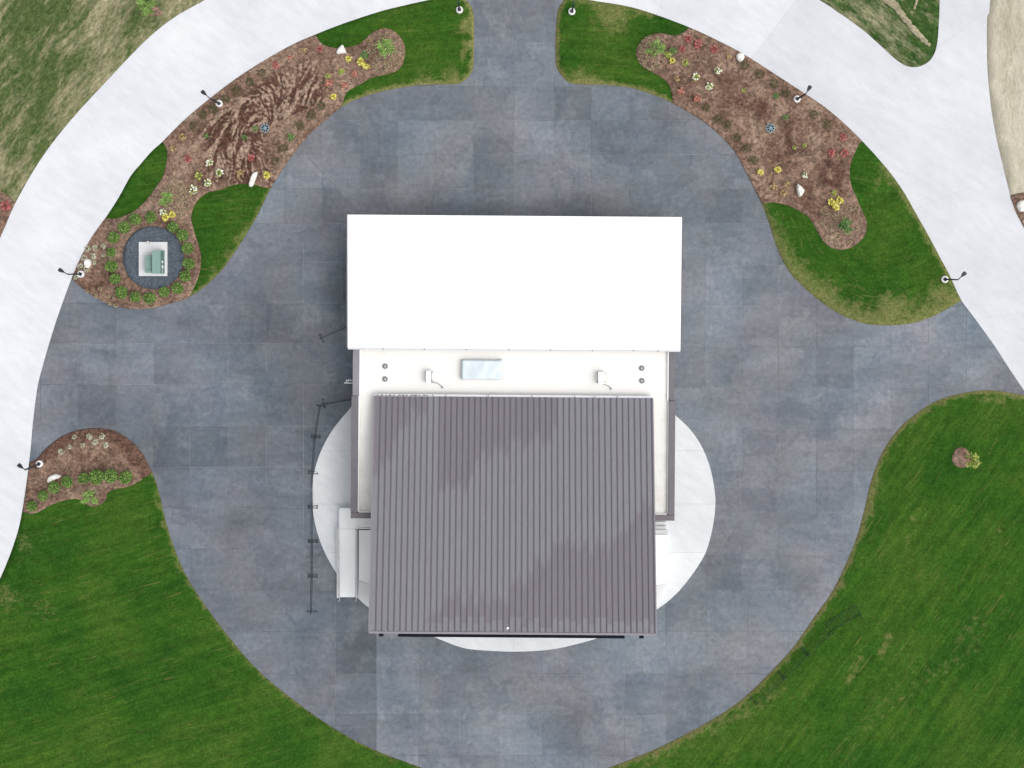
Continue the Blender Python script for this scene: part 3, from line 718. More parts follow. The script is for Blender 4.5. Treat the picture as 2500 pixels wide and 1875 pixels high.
ZN, ZS = 4.95, 4.2          # white roof heights north / south
wr_pts = [L(848.6, 852, ZS), L(1660.8, 852, ZS), L(1662, 527, ZN), L(845.5, 527, ZN)]
wr = quad_prism(MB(), wr_pts, 0.22).build('white_roof', 'whiteroof', bld)
mb = MB(); quad_prism(mb, [L(845.6, 851, ZS - 0.03), L(848.2, 851, ZS - 0.03), L(845.1, 528, ZN - 0.03), L(842.6, 528, ZN - 0.03)], 0.4); mb.build('rake_trim', 'trim', wr)
mb = MB(); quad_prism(mb, [L(1661.2, 851, ZS - 0.03), L(1663, 851, ZS - 0.03), L(1664.2, 528, ZN - 0.03), L(1662.4, 528, ZN - 0.03)], 0.4); mb.build('rake_trim', 'trim', wr)
def gutter(parent, x0, x1, y0, y1, z, xs, mat='gutter'):
    a = L(x0, y1, z); b = L(x1, y0, z); mb = MB(); t = 0.025
    mb.box(a.x, b.x, a.y + t, b.y - t, z - 0.15, z - 0.12); mb.box(a.x, b.x, a.y, a.y + t, z - 0.15, z); mb.box(a.x, b.x, b.y - t, b.y, z - 0.15, z + 0.0)
    g = mb.build('gutter', mat, parent)
    for x in xs:
        c = L(x, y0, z); MB().box(c.x - 0.035, c.x + 0.035, a.y - 0.01, b.y + 0.01, z + 0.004, z + 0.03).build('gutter_bracket', 'bracket', g)
    return g
gutter(wr, 848.6, 1660.8, 852.3, 856, ZS - 0.02, [935, 1036, 1139, 1242, 1344, 1446, 1547, 1607])
# block walls
for nm, (x0, x1, y0, y1, z1) in {'n': (880, 1628, 548, 560, 4.4), 'w': (880, 892, 560, 850, 3.9), 'e': (1616, 1628, 560, 850, 3.9)}.items():
    pbox(MB(), x0, x1, y0, y1, 0.0, z1, 0).build('wall', 'wall', bld)
for x0, x1, y0, y1 in ((880, 892, 850, 1226), (1616, 1628, 850, 1226), (892, 925, 1214, 1226), (1583, 1616, 1214, 1226)):
    pbox(MB(), x0, x1, y0, y1, 0.0, 3.2, 0).build('wall', 'wall', bld)
pbox(MB(), 945, 1565, 1100, 1110, 0.1, 4.3, 0).build('stage_back_wall', 'wall', bld)
pbox(MB(), 930, 1578, 1110, 1500, 0.1, 1.0, 0).build('stage_deck', 'dark', bld)
for x in (930, 1566): pbox(MB(), x, x + 12, 1250, 1500, 1.0, 5.0, 0).build('stage_side_wall', 'wall', bld)
for x in (940, 1566):
    c = W(x, 1425, 0) - BO; MB().lathe([(0.28, 1.0), (0.28, 6.1)], 20, (c.x, c.y, 0)).build('column', 'wall', bld, smooth_=False)
# flat roof with brown coping
ZF = 3.5
a, b = L(872, 1258, ZF), L(1638, 845, ZF); nx, ny = 90, 50
vs = [(a.x + (b.x - a.x) * i / nx, a.y + (b.y - a.y) * j / ny, ZF) for j in range(ny + 1) for i in range(nx + 1)]
fs = [(j * (nx + 1) + i, j * (nx + 1) + i + 1, (j + 1) * (nx + 1) + i + 1, (j + 1) * (nx + 1) + i) for j in range(ny) for i in range(nx)]
me = bpy.data.meshes.new('flat_roof'); me.from_pydata(vs, [], fs); me.update()
at = me.attributes.new('dirt', 'FLOAT', 'POINT'); dv = []
for x, y, z in vs:
    u = (x - a.x) / (b.x - a.x); v = (b.y - y) / (b.y - a.y)      # v: 0 top .. 1 bottom
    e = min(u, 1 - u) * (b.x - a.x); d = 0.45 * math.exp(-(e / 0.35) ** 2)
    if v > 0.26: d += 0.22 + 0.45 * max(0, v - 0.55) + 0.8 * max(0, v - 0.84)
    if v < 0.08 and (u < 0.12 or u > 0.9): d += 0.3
    dv.append(d)
at.data.foreach_set('value', np.array(dv, dtype=np.float32))
fr = link('flat_roof', me, 'membrane', bld)
pbox(MB(), 873, 1637, 846, 1257, ZF - 0.25, ZF - 0.03, ZF).build('roof_deck', 'wall', fr)
def coping(x0, x1, y0, y1, z1): pbox(MB(), x0, x1, y0, y1, ZF - 0.35, z1).build('coping', 'trimlight' if y1 < 990 and x1 < 1000 else 'trim', bld, bevel=0.02)
coping(861, 877.5, 846, 969.5, 3.72); coping(858.6, 875.5, 970, 1254.5, 3.85)
coping(1632.5, 1647, 846, 976, 3.72); coping(1634, 1649.5, 976.5, 1254.5, 3.85)
coping(858.6, 935, 1255, 1268.5, 3.85); coping(1575, 1649.5, 1255, 1268.5, 3.85)
for x0, x1, y0, y1 in ((877.7, 880.2, 846, 969), (875.7, 878.6, 970, 1252), (1630, 1632.3, 846, 976), (1631.3, 1633.8, 976.5, 1252), (878.6, 935, 1251.5, 1254.3), (1575, 1631.3, 1251.5, 1254.3)):
    pbox(MB(), x0, x1, y0, y1, ZF + 0.003, 3.70).build('parapet_upstand', 'whiteroof', bld)
# brown standing seam stage roof
Z0, Z1 = 4.2, 7.6
NW, NE, SW, SE = L(916, 970, Z0), L(1592.6, 970, Z0), L(907.2, 1543, Z1), L(1605.4, 1543, Z1)
roof = bpy.data.objects.new('stage_roof', None)
quadr = MB(); quad_prism(quadr, [SW - Vector((0, 0, .06)), SE - Vector((0, 0, .06)), NE - Vector((0, 0, .06)), NW - Vector((0, 0, .06))], 0.45)
sr = quadr.build('stage_roof', 'trim', bld)
NP = 47
rjr = random.Random(12); rj = [rjr.uniform(-1, 1) for _ in range(NP)]
def damp(u, v, j):
    """1 where the metal is still damp; edges jump a little from panel to panel"""
    w = 0.035
    def below(e): return min(1, max(0, 0.5 + (e - v) / (2 * 0.05)))
    def above(e): return 1 - below(e)
    e1 = 1.09 - 0.60 * u + 0.05 * math.sin(u * 17) + w * j
    d = above(e1)
    if v > 0.955 + 0.02 * j: d *= 0.3
    if u < 0.13: d = max(d, below(0.36 - 1.9 * u + w * j))
    elif u > 0.235 and u < 0.66: d = max(d, below((0.40 if u < .37 else 0.30) - 0.42 * max(0, u - 0.30) + 0.9 * w * j))
    if 0.13 <= u < 0.2: d = max(d, below(0.06 + w * j * .6))
    return d
for i in range(NP):
    def P(t, s): return (NW.lerp(NE, t)).lerp(SW.lerp(SE, t), s)
    t0, t1 = i / NP, (i + 1) / NP
    c = P((t0 + t1) / 2, 0)
    pan = MB(); ns = 70; dval = []
    for q in range(ns + 1):
        for tt in (t0, t1): pan.v.append(tuple(P(tt, q / ns))); dval.append(damp((t0 + t1) / 2, q / ns, rj[i]))
    for q in range(ns): pan.f.append((2 * q, 2 * q + 2, 2 * q + 3, 2 * q + 1))
    for q, tt in ((0, t0), (0, t1), (1, t1), (1, t0)): pan.v.append(tuple(P(tt, q) - Vector((0, 0, .055)))); dval.append(0)
    k0 = 2 * ns + 2; pan.f += [(0, 1, k0 + 1, k0), (2 * ns + 1, 2 * ns, k0 + 3, k0 + 2), (k0, k0 + 1, k0 + 2, k0 + 3)]
    pm = pan.mesh('roof_panel'); pa = pm.attributes.new('damp', 'FLOAT', 'POINT'); pa.data.foreach_set('value', np.array(dval, dtype=np.float32))
    po = link('roof_panel', pm, 'metal', sr)
    e = (NE - NW).normalized() * 0.045; up = Vector((0, 0, 0.075))
    sm = MB(); A0, A1 = P(t1, 1), P(t1, 0)
    if i == NP - 1: A0, A1 = A0 - e, A1 - e
    sm.hexa([A0 - e, A0 + e, A1 + e, A1 - e], [A0 - e * 0.6 + up, A0 + e * 0.6 + up, A1 + e * 0.6 + up, A1 - e * 0.6 + up]); sm.build('standing_seam', 'seam', po)
e = Vector((0.0, 0, 0))
for q0, q1, sx in ((SW, NW, -1), (SE, NE, 1)):
    d = Vector((0.10 * sx, 0, 0)); dz = Vector((0, 0, 0.03))
    pts = [q0 + (d if sx < 0 else Vector()), q0 + (d if sx > 0 else Vector()), q1 + (d if sx > 0 else Vector()), q1 + (d if sx < 0 else Vector())]
    mb = MB(); quad_prism(mb, [p + dz + Vector((0.004 * sx, 0, 0)) for p in pts], 0.5); mb.build('rake_trim', 'trimlight', sr)
a, b = L(904.6, 1549, Z1), L(1607.8, 1543.3, Z1)
MB().box(a.x, b.x, a.y, b.y, Z1 - 0.55, Z1 + 0.05).build('front_fascia', 'trimlight', sr, bevel=0.02)
gutter(sr, 916, 1592.6, 964.6, 969.4, Z0 - 0.04, [985, 1057, 1089, 1193, 1299, 1404, 1453, 1508])
rg = random.Random(3)
for i in range(13):
    x = 920 + i * 10.2 + rg.uniform(-2, 2); a = L(x, 969, Z0 - 0.1); w = rg.uniform(0.12, 0.3)
    MB().poly([(a.x, a.y + 0.03, Z0 - 0.10), (a.x + w, a.y + 0.02, Z0 - 0.09), (a.x + w * 0.9, a.y + 0.13, Z0 - 0.08), (a.x + w * 0.1, a.y + 0.12, Z0 - 0.10), (a.x + w / 2, a.y + 0.07, Z0 - 0.03)], [(0, 1, 4), (1, 2, 4), (2, 3, 4), (3, 0, 4), (3, 2, 1, 0)]).build('leaf_litter', 'grille', sr)
c = L(1244, 1533, Z1); MB().lathe([(0.07, -0.1), (0.07, 0.1), (0.1, 0.1), (0.1, 0.16), (0.03, 0.2)], 12, (c.x, c.y, Z1 - 0.06)).build('vent_cap', 'whiteroof', sr)
# black light bar hung on the front fascia, with floodlights at its ends
def front(x0, x1, y0, y1, name):
    z = 7.33; a, b = L(x0, y1, z), L(x1, y0, z); root = empty(name, BO, None, None); root.rotation_euler = (0, 0, -TH)
    return z, a, b, root
z, a, b, lb = front(976.5, 1530, 1550.4, 1557, 'light_bar')
tag(lb, 'long black bar along the front edge of the brown stage roof', 'light bar')
MB().box(a.x, b.x, a.y, b.y, z - 0.22, z).build('housing', 'black', lb, bevel=0.03)
fy = L(0, 1549, Z1).y
for k in range(8):
    x = a.x + (b.x - a.x) * (k + 0.5) / 8; MB().box(x - 0.03, x + 0.03, b.y, fy, z - 0.14, z - 0.08).build('bracket', 'black', lb)
for x0, x1, sd in ((929.5, 940.5, 'left'), (1565.5, 1576.5, 'right')):
    z, a, b, fl = front(x0, x1, 1550.4, 1556.6, 'floodlight')
    tag(fl, f'small black floodlight on the front edge of the brown roof, {sd} end', 'floodlight', 'floodlights on the stage front')
    MB().box(a.x, b.x, a.y, b.y, z - 0.25, z).build('housing', 'black', fl, bevel=0.03)
    MB().box((a.x + b.x) / 2 - 0.04, (a.x + b.x) / 2 + 0.04, b.y, fy, z - 0.16, z - 0.10).build('bracket', 'black', fl)
# round roof drains
for x, y in ((940, 896.5), (940, 927.7), (1566.5, 896.5), (1567, 927.3)):
    c = L(x, y, ZF); ve = MB().lathe([(0.225, 0.004), (0.225, 0.05), (0.11, 0.05), (0.11, 0.03)], 24, (c.x, c.y, ZF)).build('roof_drain', 'grille', bld)
    MB().lathe([(0.10, 0.032), (0.08, 0.09), (0.03, 0.11)], 16, (c.x, c.y, ZF)).build('strainer', 'steel', ve)
    MB().lathe([(0.035, 0.112), (0.03, 0.14)], 8, (c.x, c.y, ZF)).build('knob', 'bracket', ve)
# rooftop units with curved conduits
def rooftop_unit(x0, x1, y0, y1, pts, lab):
    c = L((x0 + x1) / 2, y1, ZF); o = empty('rooftop_unit', BO + Matrix.Rotation(-TH, 3, 'Z') @ Vector((c.x, c.y, ZF)), lab, 'rooftop unit', 'rooftop units', -TH)
    a, b = L(x0, y1, ZF + 0.7) - c, L(x1, y0, ZF + 0.7) - c
    cs = MB().box(a.x, b.x, a.y, b.y, 0.08, 0.7).build('casing', 'whiteroof', o, bevel=0.02)
    MB().box(b.x, b.x + 0.03, a.y + 0.12, b.y - 0.06, 0.2, 0.66).build('side_grille', 'grille', cs)
    for yy in (a.y + 0.12, b.y - 0.12): MB().box(a.x - 0.1, b.x + 0.14, yy - 0.04, yy + 0.04, 0.0, 0.08).build('sleeper', 'bracket', o)
    P3 = [L(x, y, ZF + z) - c for x, y, z in pts]; P3 = [Vector(q) for q in P3]
    MB().tube(P3, 0.028, 8).build('conduit', 'grille', o, smooth_=True)
    e = P3[-1]; MB().lathe([(0.085, 0.002), (0.085, 0.05), (0.05, 0.1)], 14, (e.x, e.y, 0)).build('conduit_boot', 'bracket', o)
rooftop_unit(1040, 1052, 907, 937, [(1050, 935.5, .30), (1060, 935.5, .32), (1069, 937.5, .28), (1076, 942, .18), (1080, 947, .08)], 'slim white rooftop unit left of the pale blue covered box')
rooftop_unit(1461, 1476, 907, 936.5, [(1472, 937, .30), (1478, 938, .32), (1484, 940, .28), (1489, 943.5, .18), (1492, 948, .08)], 'slim white rooftop unit right of the pale blue covered box')
# box under a pale blue plastic sheet
c = L(1176, 904, ZF); tp = empty('covered_box', BO + Matrix.Rotation(-TH, 3, 'Z') @ Vector((c.x, c.y, ZF)), 'low box under a wrinkled pale blue plastic sheet on the flat roof', 'covered box', None, -TH)
a, b = L(1126, 928, ZF + .5) - c, L(1227, 879, ZF + .5) - c
MB().box(a.x + .1, b.x - .1, a.y + .1, b.y - .1, 0, .42).build('box', 'wall', tp)
nx, ny = 36, 20; vs = []; fs = []
for j in range(ny + 1):
    for i in range(nx + 1):
        u, v = i / nx, j / ny; x, y = a.x + (b.x - a.x) * u, a.y + (b.y - a.y) * v
        zz = 0.50 + 0.05 * mnoise.noise(Vector((x * 1.6, y * 1.6, 4))) + 0.05 * abs(mnoise.noise(Vector((x * 1.1 + y * 0.9, y * 0.5, 1)))) + 0.12 * max(0, 1 - abs(u - 0.42 - 0.5 * (v - 0.3)) * 2.2) * (1 - v * .6)
        ed = min(u, 1 - u, v, 1 - v)
        if ed < 1e-6:
            zz = 0.12 + 0.06 * mnoise.noise(Vector((x * 2, y * 2, 8)))
            y += 0.07 * mnoise.noise(Vector((x * 2.2, 0, 2))) if v in (0.0, 1.0) else 0
        vs.append((x, y, zz))
for j in range(ny):
    for i in range(nx):
        q = j * (nx + 1) + i; fs.append((q, q + 1, q + nx + 2, q + nx + 1))
MB().poly(vs, fs).build('plastic_sheet', 'tarp', tp, smooth_=True)
# wall ladder hooks on the west wall
c = L(860, 936, 2.6); ld = empty('wall_ladder', BO + Matrix.Rotation(-TH, 3, 'Z') @ Vector((c.x, c.y, 0)), 'pale grey steel ladder bracket sticking out of the left wall', 'ladder', None, -TH)
wx = (L(880, 936, 0) - c).x
for (x0, y0, wd) in ((841, 938.2, .08), (845, 931.5, .06)):
    p = L(x0, y0, 2.6) - c; MB().box(p.x, wx + .05, p.y - wd / 2, p.y + wd / 2, 2.52, 2.6).build('arm', 'steel', ld)
p0, p1 = L(845, 938, 2.6) - c, L(845, 931.5, 2.6) - c; MB().box(p0.x, p0.x + .07, p0.y + .05, p1.y - .04, 2.52, 2.59).build('cross_bar', 'steel', ld)
for yy in (p0.y, p1.y): MB().box(p0.x + .1, p0.x + .15, yy - .025, yy + .025, 0.02, 2.515).build('rail', 'steel', ld)
for k in range(7): MB().box(p0.x + .105, p0.x + .14, p0.y + .03, p1.y - .03, .35 + .3 * k, .38 + .3 * k).build('rung', 'steel', ld)

# ------------------------------------------------------------------ ramp on the left, steps on the right of the stage
def G(px, py, z): return W(px, py, z)
rp = empty('access_ramp', G(846, 1350, 0.1), 'white concrete access ramp with two steel handrails on the left of the stage', 'ramp'); ro = rp.location
def rl(px, py, z): return G(px, py, z) - ro
zt, zb = 0.95, 0.12
mb = MB(); mb.hexa([rl(828, 1458, .1), rl(868, 1458, .1), rl(868, 1292, .1), rl(828, 1292, .1)], [rl(828, 1458, zb), rl(868, 1458, zb), rl(868, 1292, zt), rl(828, 1292, zt)]); mb.build('ramp_slab', 'ramp', rp)
mb = MB(); mb.hexa([rl(828, 1291.5, .1), rl(905, 1291.5, .1), rl(905, 1240, .1), rl(828, 1240, .1)], [rl(828, 1291.5, zt), rl(905, 1291.5, zt), rl(905, 1240, zt), rl(828, 1240, zt)]); mb.build('landing', 'ramp', rp)
mb = MB(); mb.hexa([rl(822, 1460, .1), rl(827.5, 1460, .1), rl(827.5, 1288, .1), rl(822, 1288, .1)], [rl(822, 1460, zb + .1), rl(827.5, 1460, zb + .1), rl(827.5, 1288, zt + .1), rl(822, 1288, zt + .1)]); mb.build('kerb', 'pad', rp)
mb = MB(); mb.hexa([rl(868.5, 1460, .1), rl(872.5, 1460, .1), rl(872.5, 1292.5, .1), rl(868.5, 1292.5, .1)], [rl(868.5, 1460, zb + .1), rl(872.5, 1460, zb + .1), rl(872.5, 1292.5, zt + .1), rl(868.5, 1292.5, zt + .1)]); mb.build('kerb', 'pad', rp)
def handrail(pts, parent):
    """pts: (px, py, foot height)"""
    for hh in (0.92, 0.5):
        path = [rl(x, y, z + hh) for x, y, z in pts]
        if hh > 0.8: path.append(rl(pts[-1][0], pts[-1][1] + 7, pts[-1][2] + hh - .05))
        h = MB().tube(path, 0.028, 8).build('handrail', 'steel', parent, smooth_=True)
    pos = []
    for (x0, y0, z0), (x1, y1, z1) in zip(pts[:-1], pts[1:]):
        n = max(1, int(math.hypot(x1 - x0, y1 - y0) / 34))
        for k in range(n): t = k / n; pos.append((x0 + (x1 - x0) * t, y0 + (y1 - y0) * t, z0 + (z1 - z0) * t))
    pos.append(pts[-1])
    for x, y, z in pos:
        b0 = rl(x, y, z - .06); MB().tube([b0, b0 + Vector((0, 0, .97))], 0.022, 6).build('rail_post', 'steel', parent)
handrail([(856, 1239, zt), (830, 1240, zt), (827.5, 1245, zt), (827.5, 1290, zt), (829, 1462, zb)], rp)
handrail([(906, 1288, zt), (875, 1288, zt), (871.5, 1293, zt), (869.5, 1462, zb)], rp)
wg = empty('stage_wing', G(890, 1400, 0.1), 'raised pale concrete wing between the ramp and the stage roof', 'stage wing'); ro2 = wg.location
def wl(px, py, z): return G(px, py, z) - ro2
mb = MB(); mb.hexa([wl(876, 1416, .1), wl(925, 1434, .1), wl(925, 1294, .1), wl(876, 1294, .1)], [wl(876, 1416, 1.0), wl(925, 1434, 1.0), wl(925, 1294, 1.0), wl(876, 1294, 1.0)]); mb.build('deck', 'ramp', wg)
mb = MB(); mb.hexa([wl(873.5, 1460, .1), wl(925, 1489, .1), wl(925, 1434.8, .1), wl(876, 1416.6, .1)], [wl(873.5, 1460, .22), wl(925, 1489, .22), wl(925, 1434.8, .96), wl(876, 1416.6, .96)]); mb.build('sloped_face', 'pad', wg)
wg2 = empty('stage_wing', G(1612, 1380, 0.1), 'raised pale concrete wing with short steps right of the stage roof', 'stage wing'); ro3 = wg2.location
def wl2(px, py, z): return G(px, py, z) - ro3
mb = MB(); mb.hexa([wl2(1580, 1434, .1), wl2(1629, 1424, .1), wl2(1629, 1306, .1), wl2(1580, 1306, .1)], [wl2(1580, 1434, .9), wl2(1629, 1424, .9), wl2(1629, 1306, .9), wl2(1580, 1306, .9)]); mb.build('deck', 'ramp', wg2)
mb = MB(); mb.hexa([wl2(1580, 1495, .1), wl2(1608, 1480, .1), wl2(1629, 1424.6, .1), wl2(1580, 1434.6, .1)], [wl2(1580, 1495, .2), wl2(1608, 1480, .2), wl2(1629, 1424.6, .8), wl2(1580, 1434.6, .8)]); mb.build('sloped_face', 'pad', wg2)
for k, (y0, y1) in enumerate(((1274, 1284), (1284.5, 1294), (1294.5, 1305.5))):
    mb = MB(); z = .35 + .2 * k
    mb.hexa([wl2(1585, y1, .1), wl2(1627, y1, .1), wl2(1627, y0, .1), wl2(1585, y0, .1)], [wl2(1585, y1, z), wl2(1627, y1, z), wl2(1627, y0, z), wl2(1585, y0, z)]); mb.build('step', 'pad', wg2)
for y in (1294.5, 1305):
    MB().tube([wl2(1598, y, 1.75), wl2(1629, y, 1.75)], .03, 8).build('handrail', 'steel', wg2)
    for x in (1602, 1628): MB().tube([wl2(x, y, .7), wl2(x, y, 1.75)], .024, 6).build('rail_post', 'steel', wg2)
MB().tube([wl2(1629, 1294.5, 1.75), wl2(1629, 1305, 1.75)], .03, 8).build('handrail', 'steel', wg2)

# ------------------------------------------------------------------ transformer on its pad
tf = empty('utility_transformer', G(374, 632, .1), 'pale green utility transformer on a white pad inside the gravel ring', 'transformer'); to = tf.location
def tl(px, py, z): return G(px, py, z) - to
def tbox(x0, x1, y0, y1, z0, z1, name, mat, par, bevel=.02):
    a, b = tl(x0, y1, z1), tl(x1, y0, z1); return MB().box(a.x, b.x, a.y, b.y, z0, z1).build(name, mat, par, bevel=bevel)
tbox(339.3, 408.5, 590.6, 674, -.02, .24, 'concrete_pad', 'pad', tf, .02)
ct = tbox(371.5, 392, 612, 668, .245, 1.55, 'cabinet', 'teal', tf)
# doors lean forward, so that they show from above
mb = MB(); a0, a1 = tl(392.6, 668, 1.5), tl(392.6, 612, 1.5); b0, b1 = tl(402.5, 668, .26), tl(402.5, 612, .26)
mb.hexa([b0 - Vector((.4, 0, 0)), b0, b1, b1 - Vector((.4, 0, 0))], [a0, a0 + Vector((.05, 0, 0)), a1 + Vector((.05, 0, 0)), a1]); dr = mb.build('door', 'tealdk', tf)
for (x, y, w, l) in ((397, 639.5, .07, .2), (397.6, 651.5, .06, .26), (395.6, 662.5, .09, .3)):
    p = tl(x, y, 1.12); MB().box(p.x - w / 2, p.x + w / 2, p.y - l / 2, p.y + l / 2, 1.0, 1.16).build('latch', 'whiteroof', dr)
tk = tbox(355, 371, 623.5, 666, .246, 1.05, 'radiator', 'teal', tf)
tbox(356.5, 370.5, 656.8, 658.2, 1.051, 1.07, 'radiator_rib', 'tealdk', tk, 0); tbox(356.5, 370.5, 632, 633.4, 1.051, 1.07, 'radiator_rib', 'tealdk', tk, 0)
wc = empty('conduit_stub', G(363, 593, .34), 'white plastic conduit stub at the top edge of the transformer pad', 'conduit')
MB().tube([(0, 0, 0), (0, .02, .25), (.0, .12, .36)], .085, 10).build('pipe', 'white', wc, smooth_=True); MB().tube([(-.2, -.09, .035), (.35, -.09, .035)], .035, 6).build('pipe_run', 'white', wc)

# ------------------------------------------------------------------ street lamps
def lamp(base, head, lab):
    o = empty('street_lamp', G(*base, .08), lab, 'street lamp', 'street lamps along the ring road'); lo = o.location
    MB().lathe([(.30, -.06), (.30, .16), (.27, .19)], 28).build('concrete_base', 'white', o, smooth_=False)
    bp = MB().box(-.13, .13, -.13, .13, .192, .30).build('base_cover', 'lampblack', o); 
    ht = 3.45
    mb = MB(); mb.hexa([(-.07, -.07, .301), (.07, -.07, .301), (.07, .07, .301), (-.07, .07, .301)], [(-.05, -.05, ht), (.05, -.05, ht), (.05, .05, ht), (-.05, .05, ht)]); mb.build('pole', 'lampblack', o)
    hw = G(*head, ht + .1) - lo; d = Vector((hw.x, hw.y, 0)); ln = max(.45, d.length); d.normalize(); n = Vector((-d.y, d.x, 0))
    a = math.atan2(d.y, d.x); bp.rotation_euler = (0, 0, a + .785 * 0)
    MB().tube([Vector((0, 0, ht - .12)), d * .12 + Vector((0, 0, ht + .02)), d * (ln - .22) + Vector((0, 0, ht + .06))], .042, 8).build('arm', 'lampblack', o)
    prof = [(-.26, .05), (-.14, .10), (.02, .16), (.20, .165), (.26, .12)]
    out = [(x, w) for x, w in prof] + [(x, -w) for x, w in reversed(prof)]
    m = len(out); zt_, zb_ = ht + .16, ht + .03
    def pt(x, w, z): q = d * (ln + x) + n * w; return (q.x, q.y, z)
    mb = MB(); mb.poly([pt(x, w, zb_) for x, w in out] + [pt(x * .93 , w * .88, zt_) for x, w in out], [tuple(range(m)), tuple(range(2 * m - 1, m - 1, -1))] + [(i, m + i, m + (i + 1) % m, (i + 1) % m) for i in range(m)])
    hd = mb.build('lamp_head', 'lampblack', o)
    mb = MB(); mb.poly([pt(-.05, .1, zb_ - .012), pt(.18, .1, zb_ - .012), pt(.18, -.1, zb_ - .012), pt(-.05, -.1, zb_ - .012)], [(0, 1, 2, 3)]); mb.build('lens', 'lens', hd)
lamp((1122, 24.5), (1115, -20), 'black street lamp at the corner of the left entrance lawn')
lamp((1396, 28.5), (1402, -15), 'black street lamp at the corner of the right entrance lawn')
lamp((535.5, 253), (498, 227), 'black street lamp on the road edge of the left swirled mulch bed')
lamp((1945.5, 242), (1975, 216), 'black street lamp on the road edge of the right mulch bed')
lamp((198, 669), (150, 661), 'black street lamp at the tip of the bed left of the transformer')
lamp((2306, 682), (2352, 670), 'black street lamp on the right lawn corner beside the white road')
lamp((97, 1132), (50, 1138), 'black street lamp on the half-round mulch bed at left')

# ------------------------------------------------------------------ crowd barriers
def barrier_proto(Lb, mat):
    o = empty('crowd_barrier', (0, 0, 0), None, None)
    f = MB(); r = .021
    f.tube([(0, 0, .12), (0, 0, 1.0), (.08, 0, 1.1), (Lb - .08, 0, 1.1), (Lb, 0, 1.0), (Lb, 0, .12)], r, 8); f.tube([(0, 0, .22), (Lb, 0, .22)], r, 6); f.build('frame', mat, o, smooth_=True)
    nb = 16; bm_ = MB().tube([(0, 0, .22), (0, 0, 1.09)], .011, 5).mesh('bar')
    for k in range(nb): link('bar', bm_, mat, o, (Lb * (k + 1) / (nb + 1), 0, 0))
    fm = MB().tube([(0, -.38, .03), (0, -.12, .12), (0, .12, .12), (0, .38, .03)], .022, 6).box(-.06, .06, -.42, -.3, 0.003, .035).box(-.06, .06, .3, .42, 0.003, .035).mesh('foot')
    link('foot', fm, mat, o, (.06, 0, 0)); link('foot', fm, mat, o, (Lb - .06, 0, 0))
    return o
bproto = None
def barrier(p, q, lab, grp, mat, z=0.0, tilt=0.0):
    global bproto
    a, b = G(*p, 0), G(*q, 0); d = b - a; o = barrier_proto(d.length - .06, mat)
    o.location = (a.x + d.x * .5, a.y + d.y * .5, z); an = math.atan2(d.y, d.x)
    o.rotation_euler = (tilt, 0, an)
    half = Vector((math.cos(an), math.sin(an), 0)) * (d.length - .06) / 2
    o.location = o.location - half
    tag(o, lab, 'barrier', grp)
ys = [(784, 988), (771, 1066), (765, 1153), (764.5, 1237), (764, 1321), (763.5, 1406), (762, 1495)]
ordn = ['first', 'second', 'third', 'fourth', 'fifth', 'sixth', 'seventh', 'eighth', 'ninth', 'tenth', 'eleventh', 'twelfth', 'thirteenth', 'fourteenth', 'fifteenth', 'sixteenth', 'seventeenth', 'eighteenth']
for i in range(6):
    zz = 0.1 if i in (2, 3) else 0.0
    barrier(ys[i], ys[i + 1], f'black crowd barrier in the row left of the stage, {ordn[i]} from the top', 'black crowd barriers left of the building', 'barrier', zz)
barrier((868, 972), (788, 986), 'black crowd barrier closing the gap between the wall and barrier row', 'black crowd barriers left of the building', 'barrier')
barrier((783, 827), (857, 793), 'lone black crowd barrier poking out under the white roof corner', 'black crowd barriers left of the building', 'barrier')
barrier((2030, 1547), (2104, 1504), 'dark green barrier lying flat on the lawn at lower right', 'green barriers on the right lawn', 'greenbar', 0.09, -math.pi / 2 + .04)
gp = [(2022, 1541), (1966, 1592), (1908, 1648), (1838, 1712)]
for i in range(3):
    barrier(gp[i], gp[i + 1], f'dark green barrier standing along the right lawn edge, {ordn[i]} from the top', 'green barriers on the right lawn', 'greenbar', 0.045)

# ------------------------------------------------------------------ area drains in the beds
def grate(px, lab):
    o = empty('area_drain', G(*px, .07), lab, 'drain', 'round drains in the mulch beds')
    MB().lathe([(.37, -.02), (.37, .09), (.325, .09), (.325, .02)], 32, cap=False).build('rim', 'drain', o)
    MB().lathe([(.305, -.01), (.305, .012)], 24).build('sump', 'black', o)
    for k in range(8):
        a = math.pi * 2 * k / 8 + 0.2; d = Vector((math.cos(a), math.sin(a), 0)); n = Vector((-d.y, d.x, 0)) * .026
        p0, p1 = d * .07, d * .318
        mb = MB(); mb.hexa([p0 - n + Vector((0, 0, .05)), p1 - n + Vector((0, 0, .05)), p1 + n + Vector((0, 0, .05)), p0 + n + Vector((0, 0, .05))], [p0 - n + Vector((0, 0, .12)), p1 - n + Vector((0, 0, .095)), p1 + n + Vector((0, 0, .095)), p0 + n + Vector((0, 0, .12))]); mb.build('grate_bar', 'drain', o)
    MB().lathe([(.08, .04), (.08, .125), (.05, .14)], 16).build('hub', 'drain', o)
grate(DRAIN1, 'round blue-grey drain grate in the swirled left mulch bed')
grate(DRAIN2, 'round blue-grey drain grate in the right mulch bed')

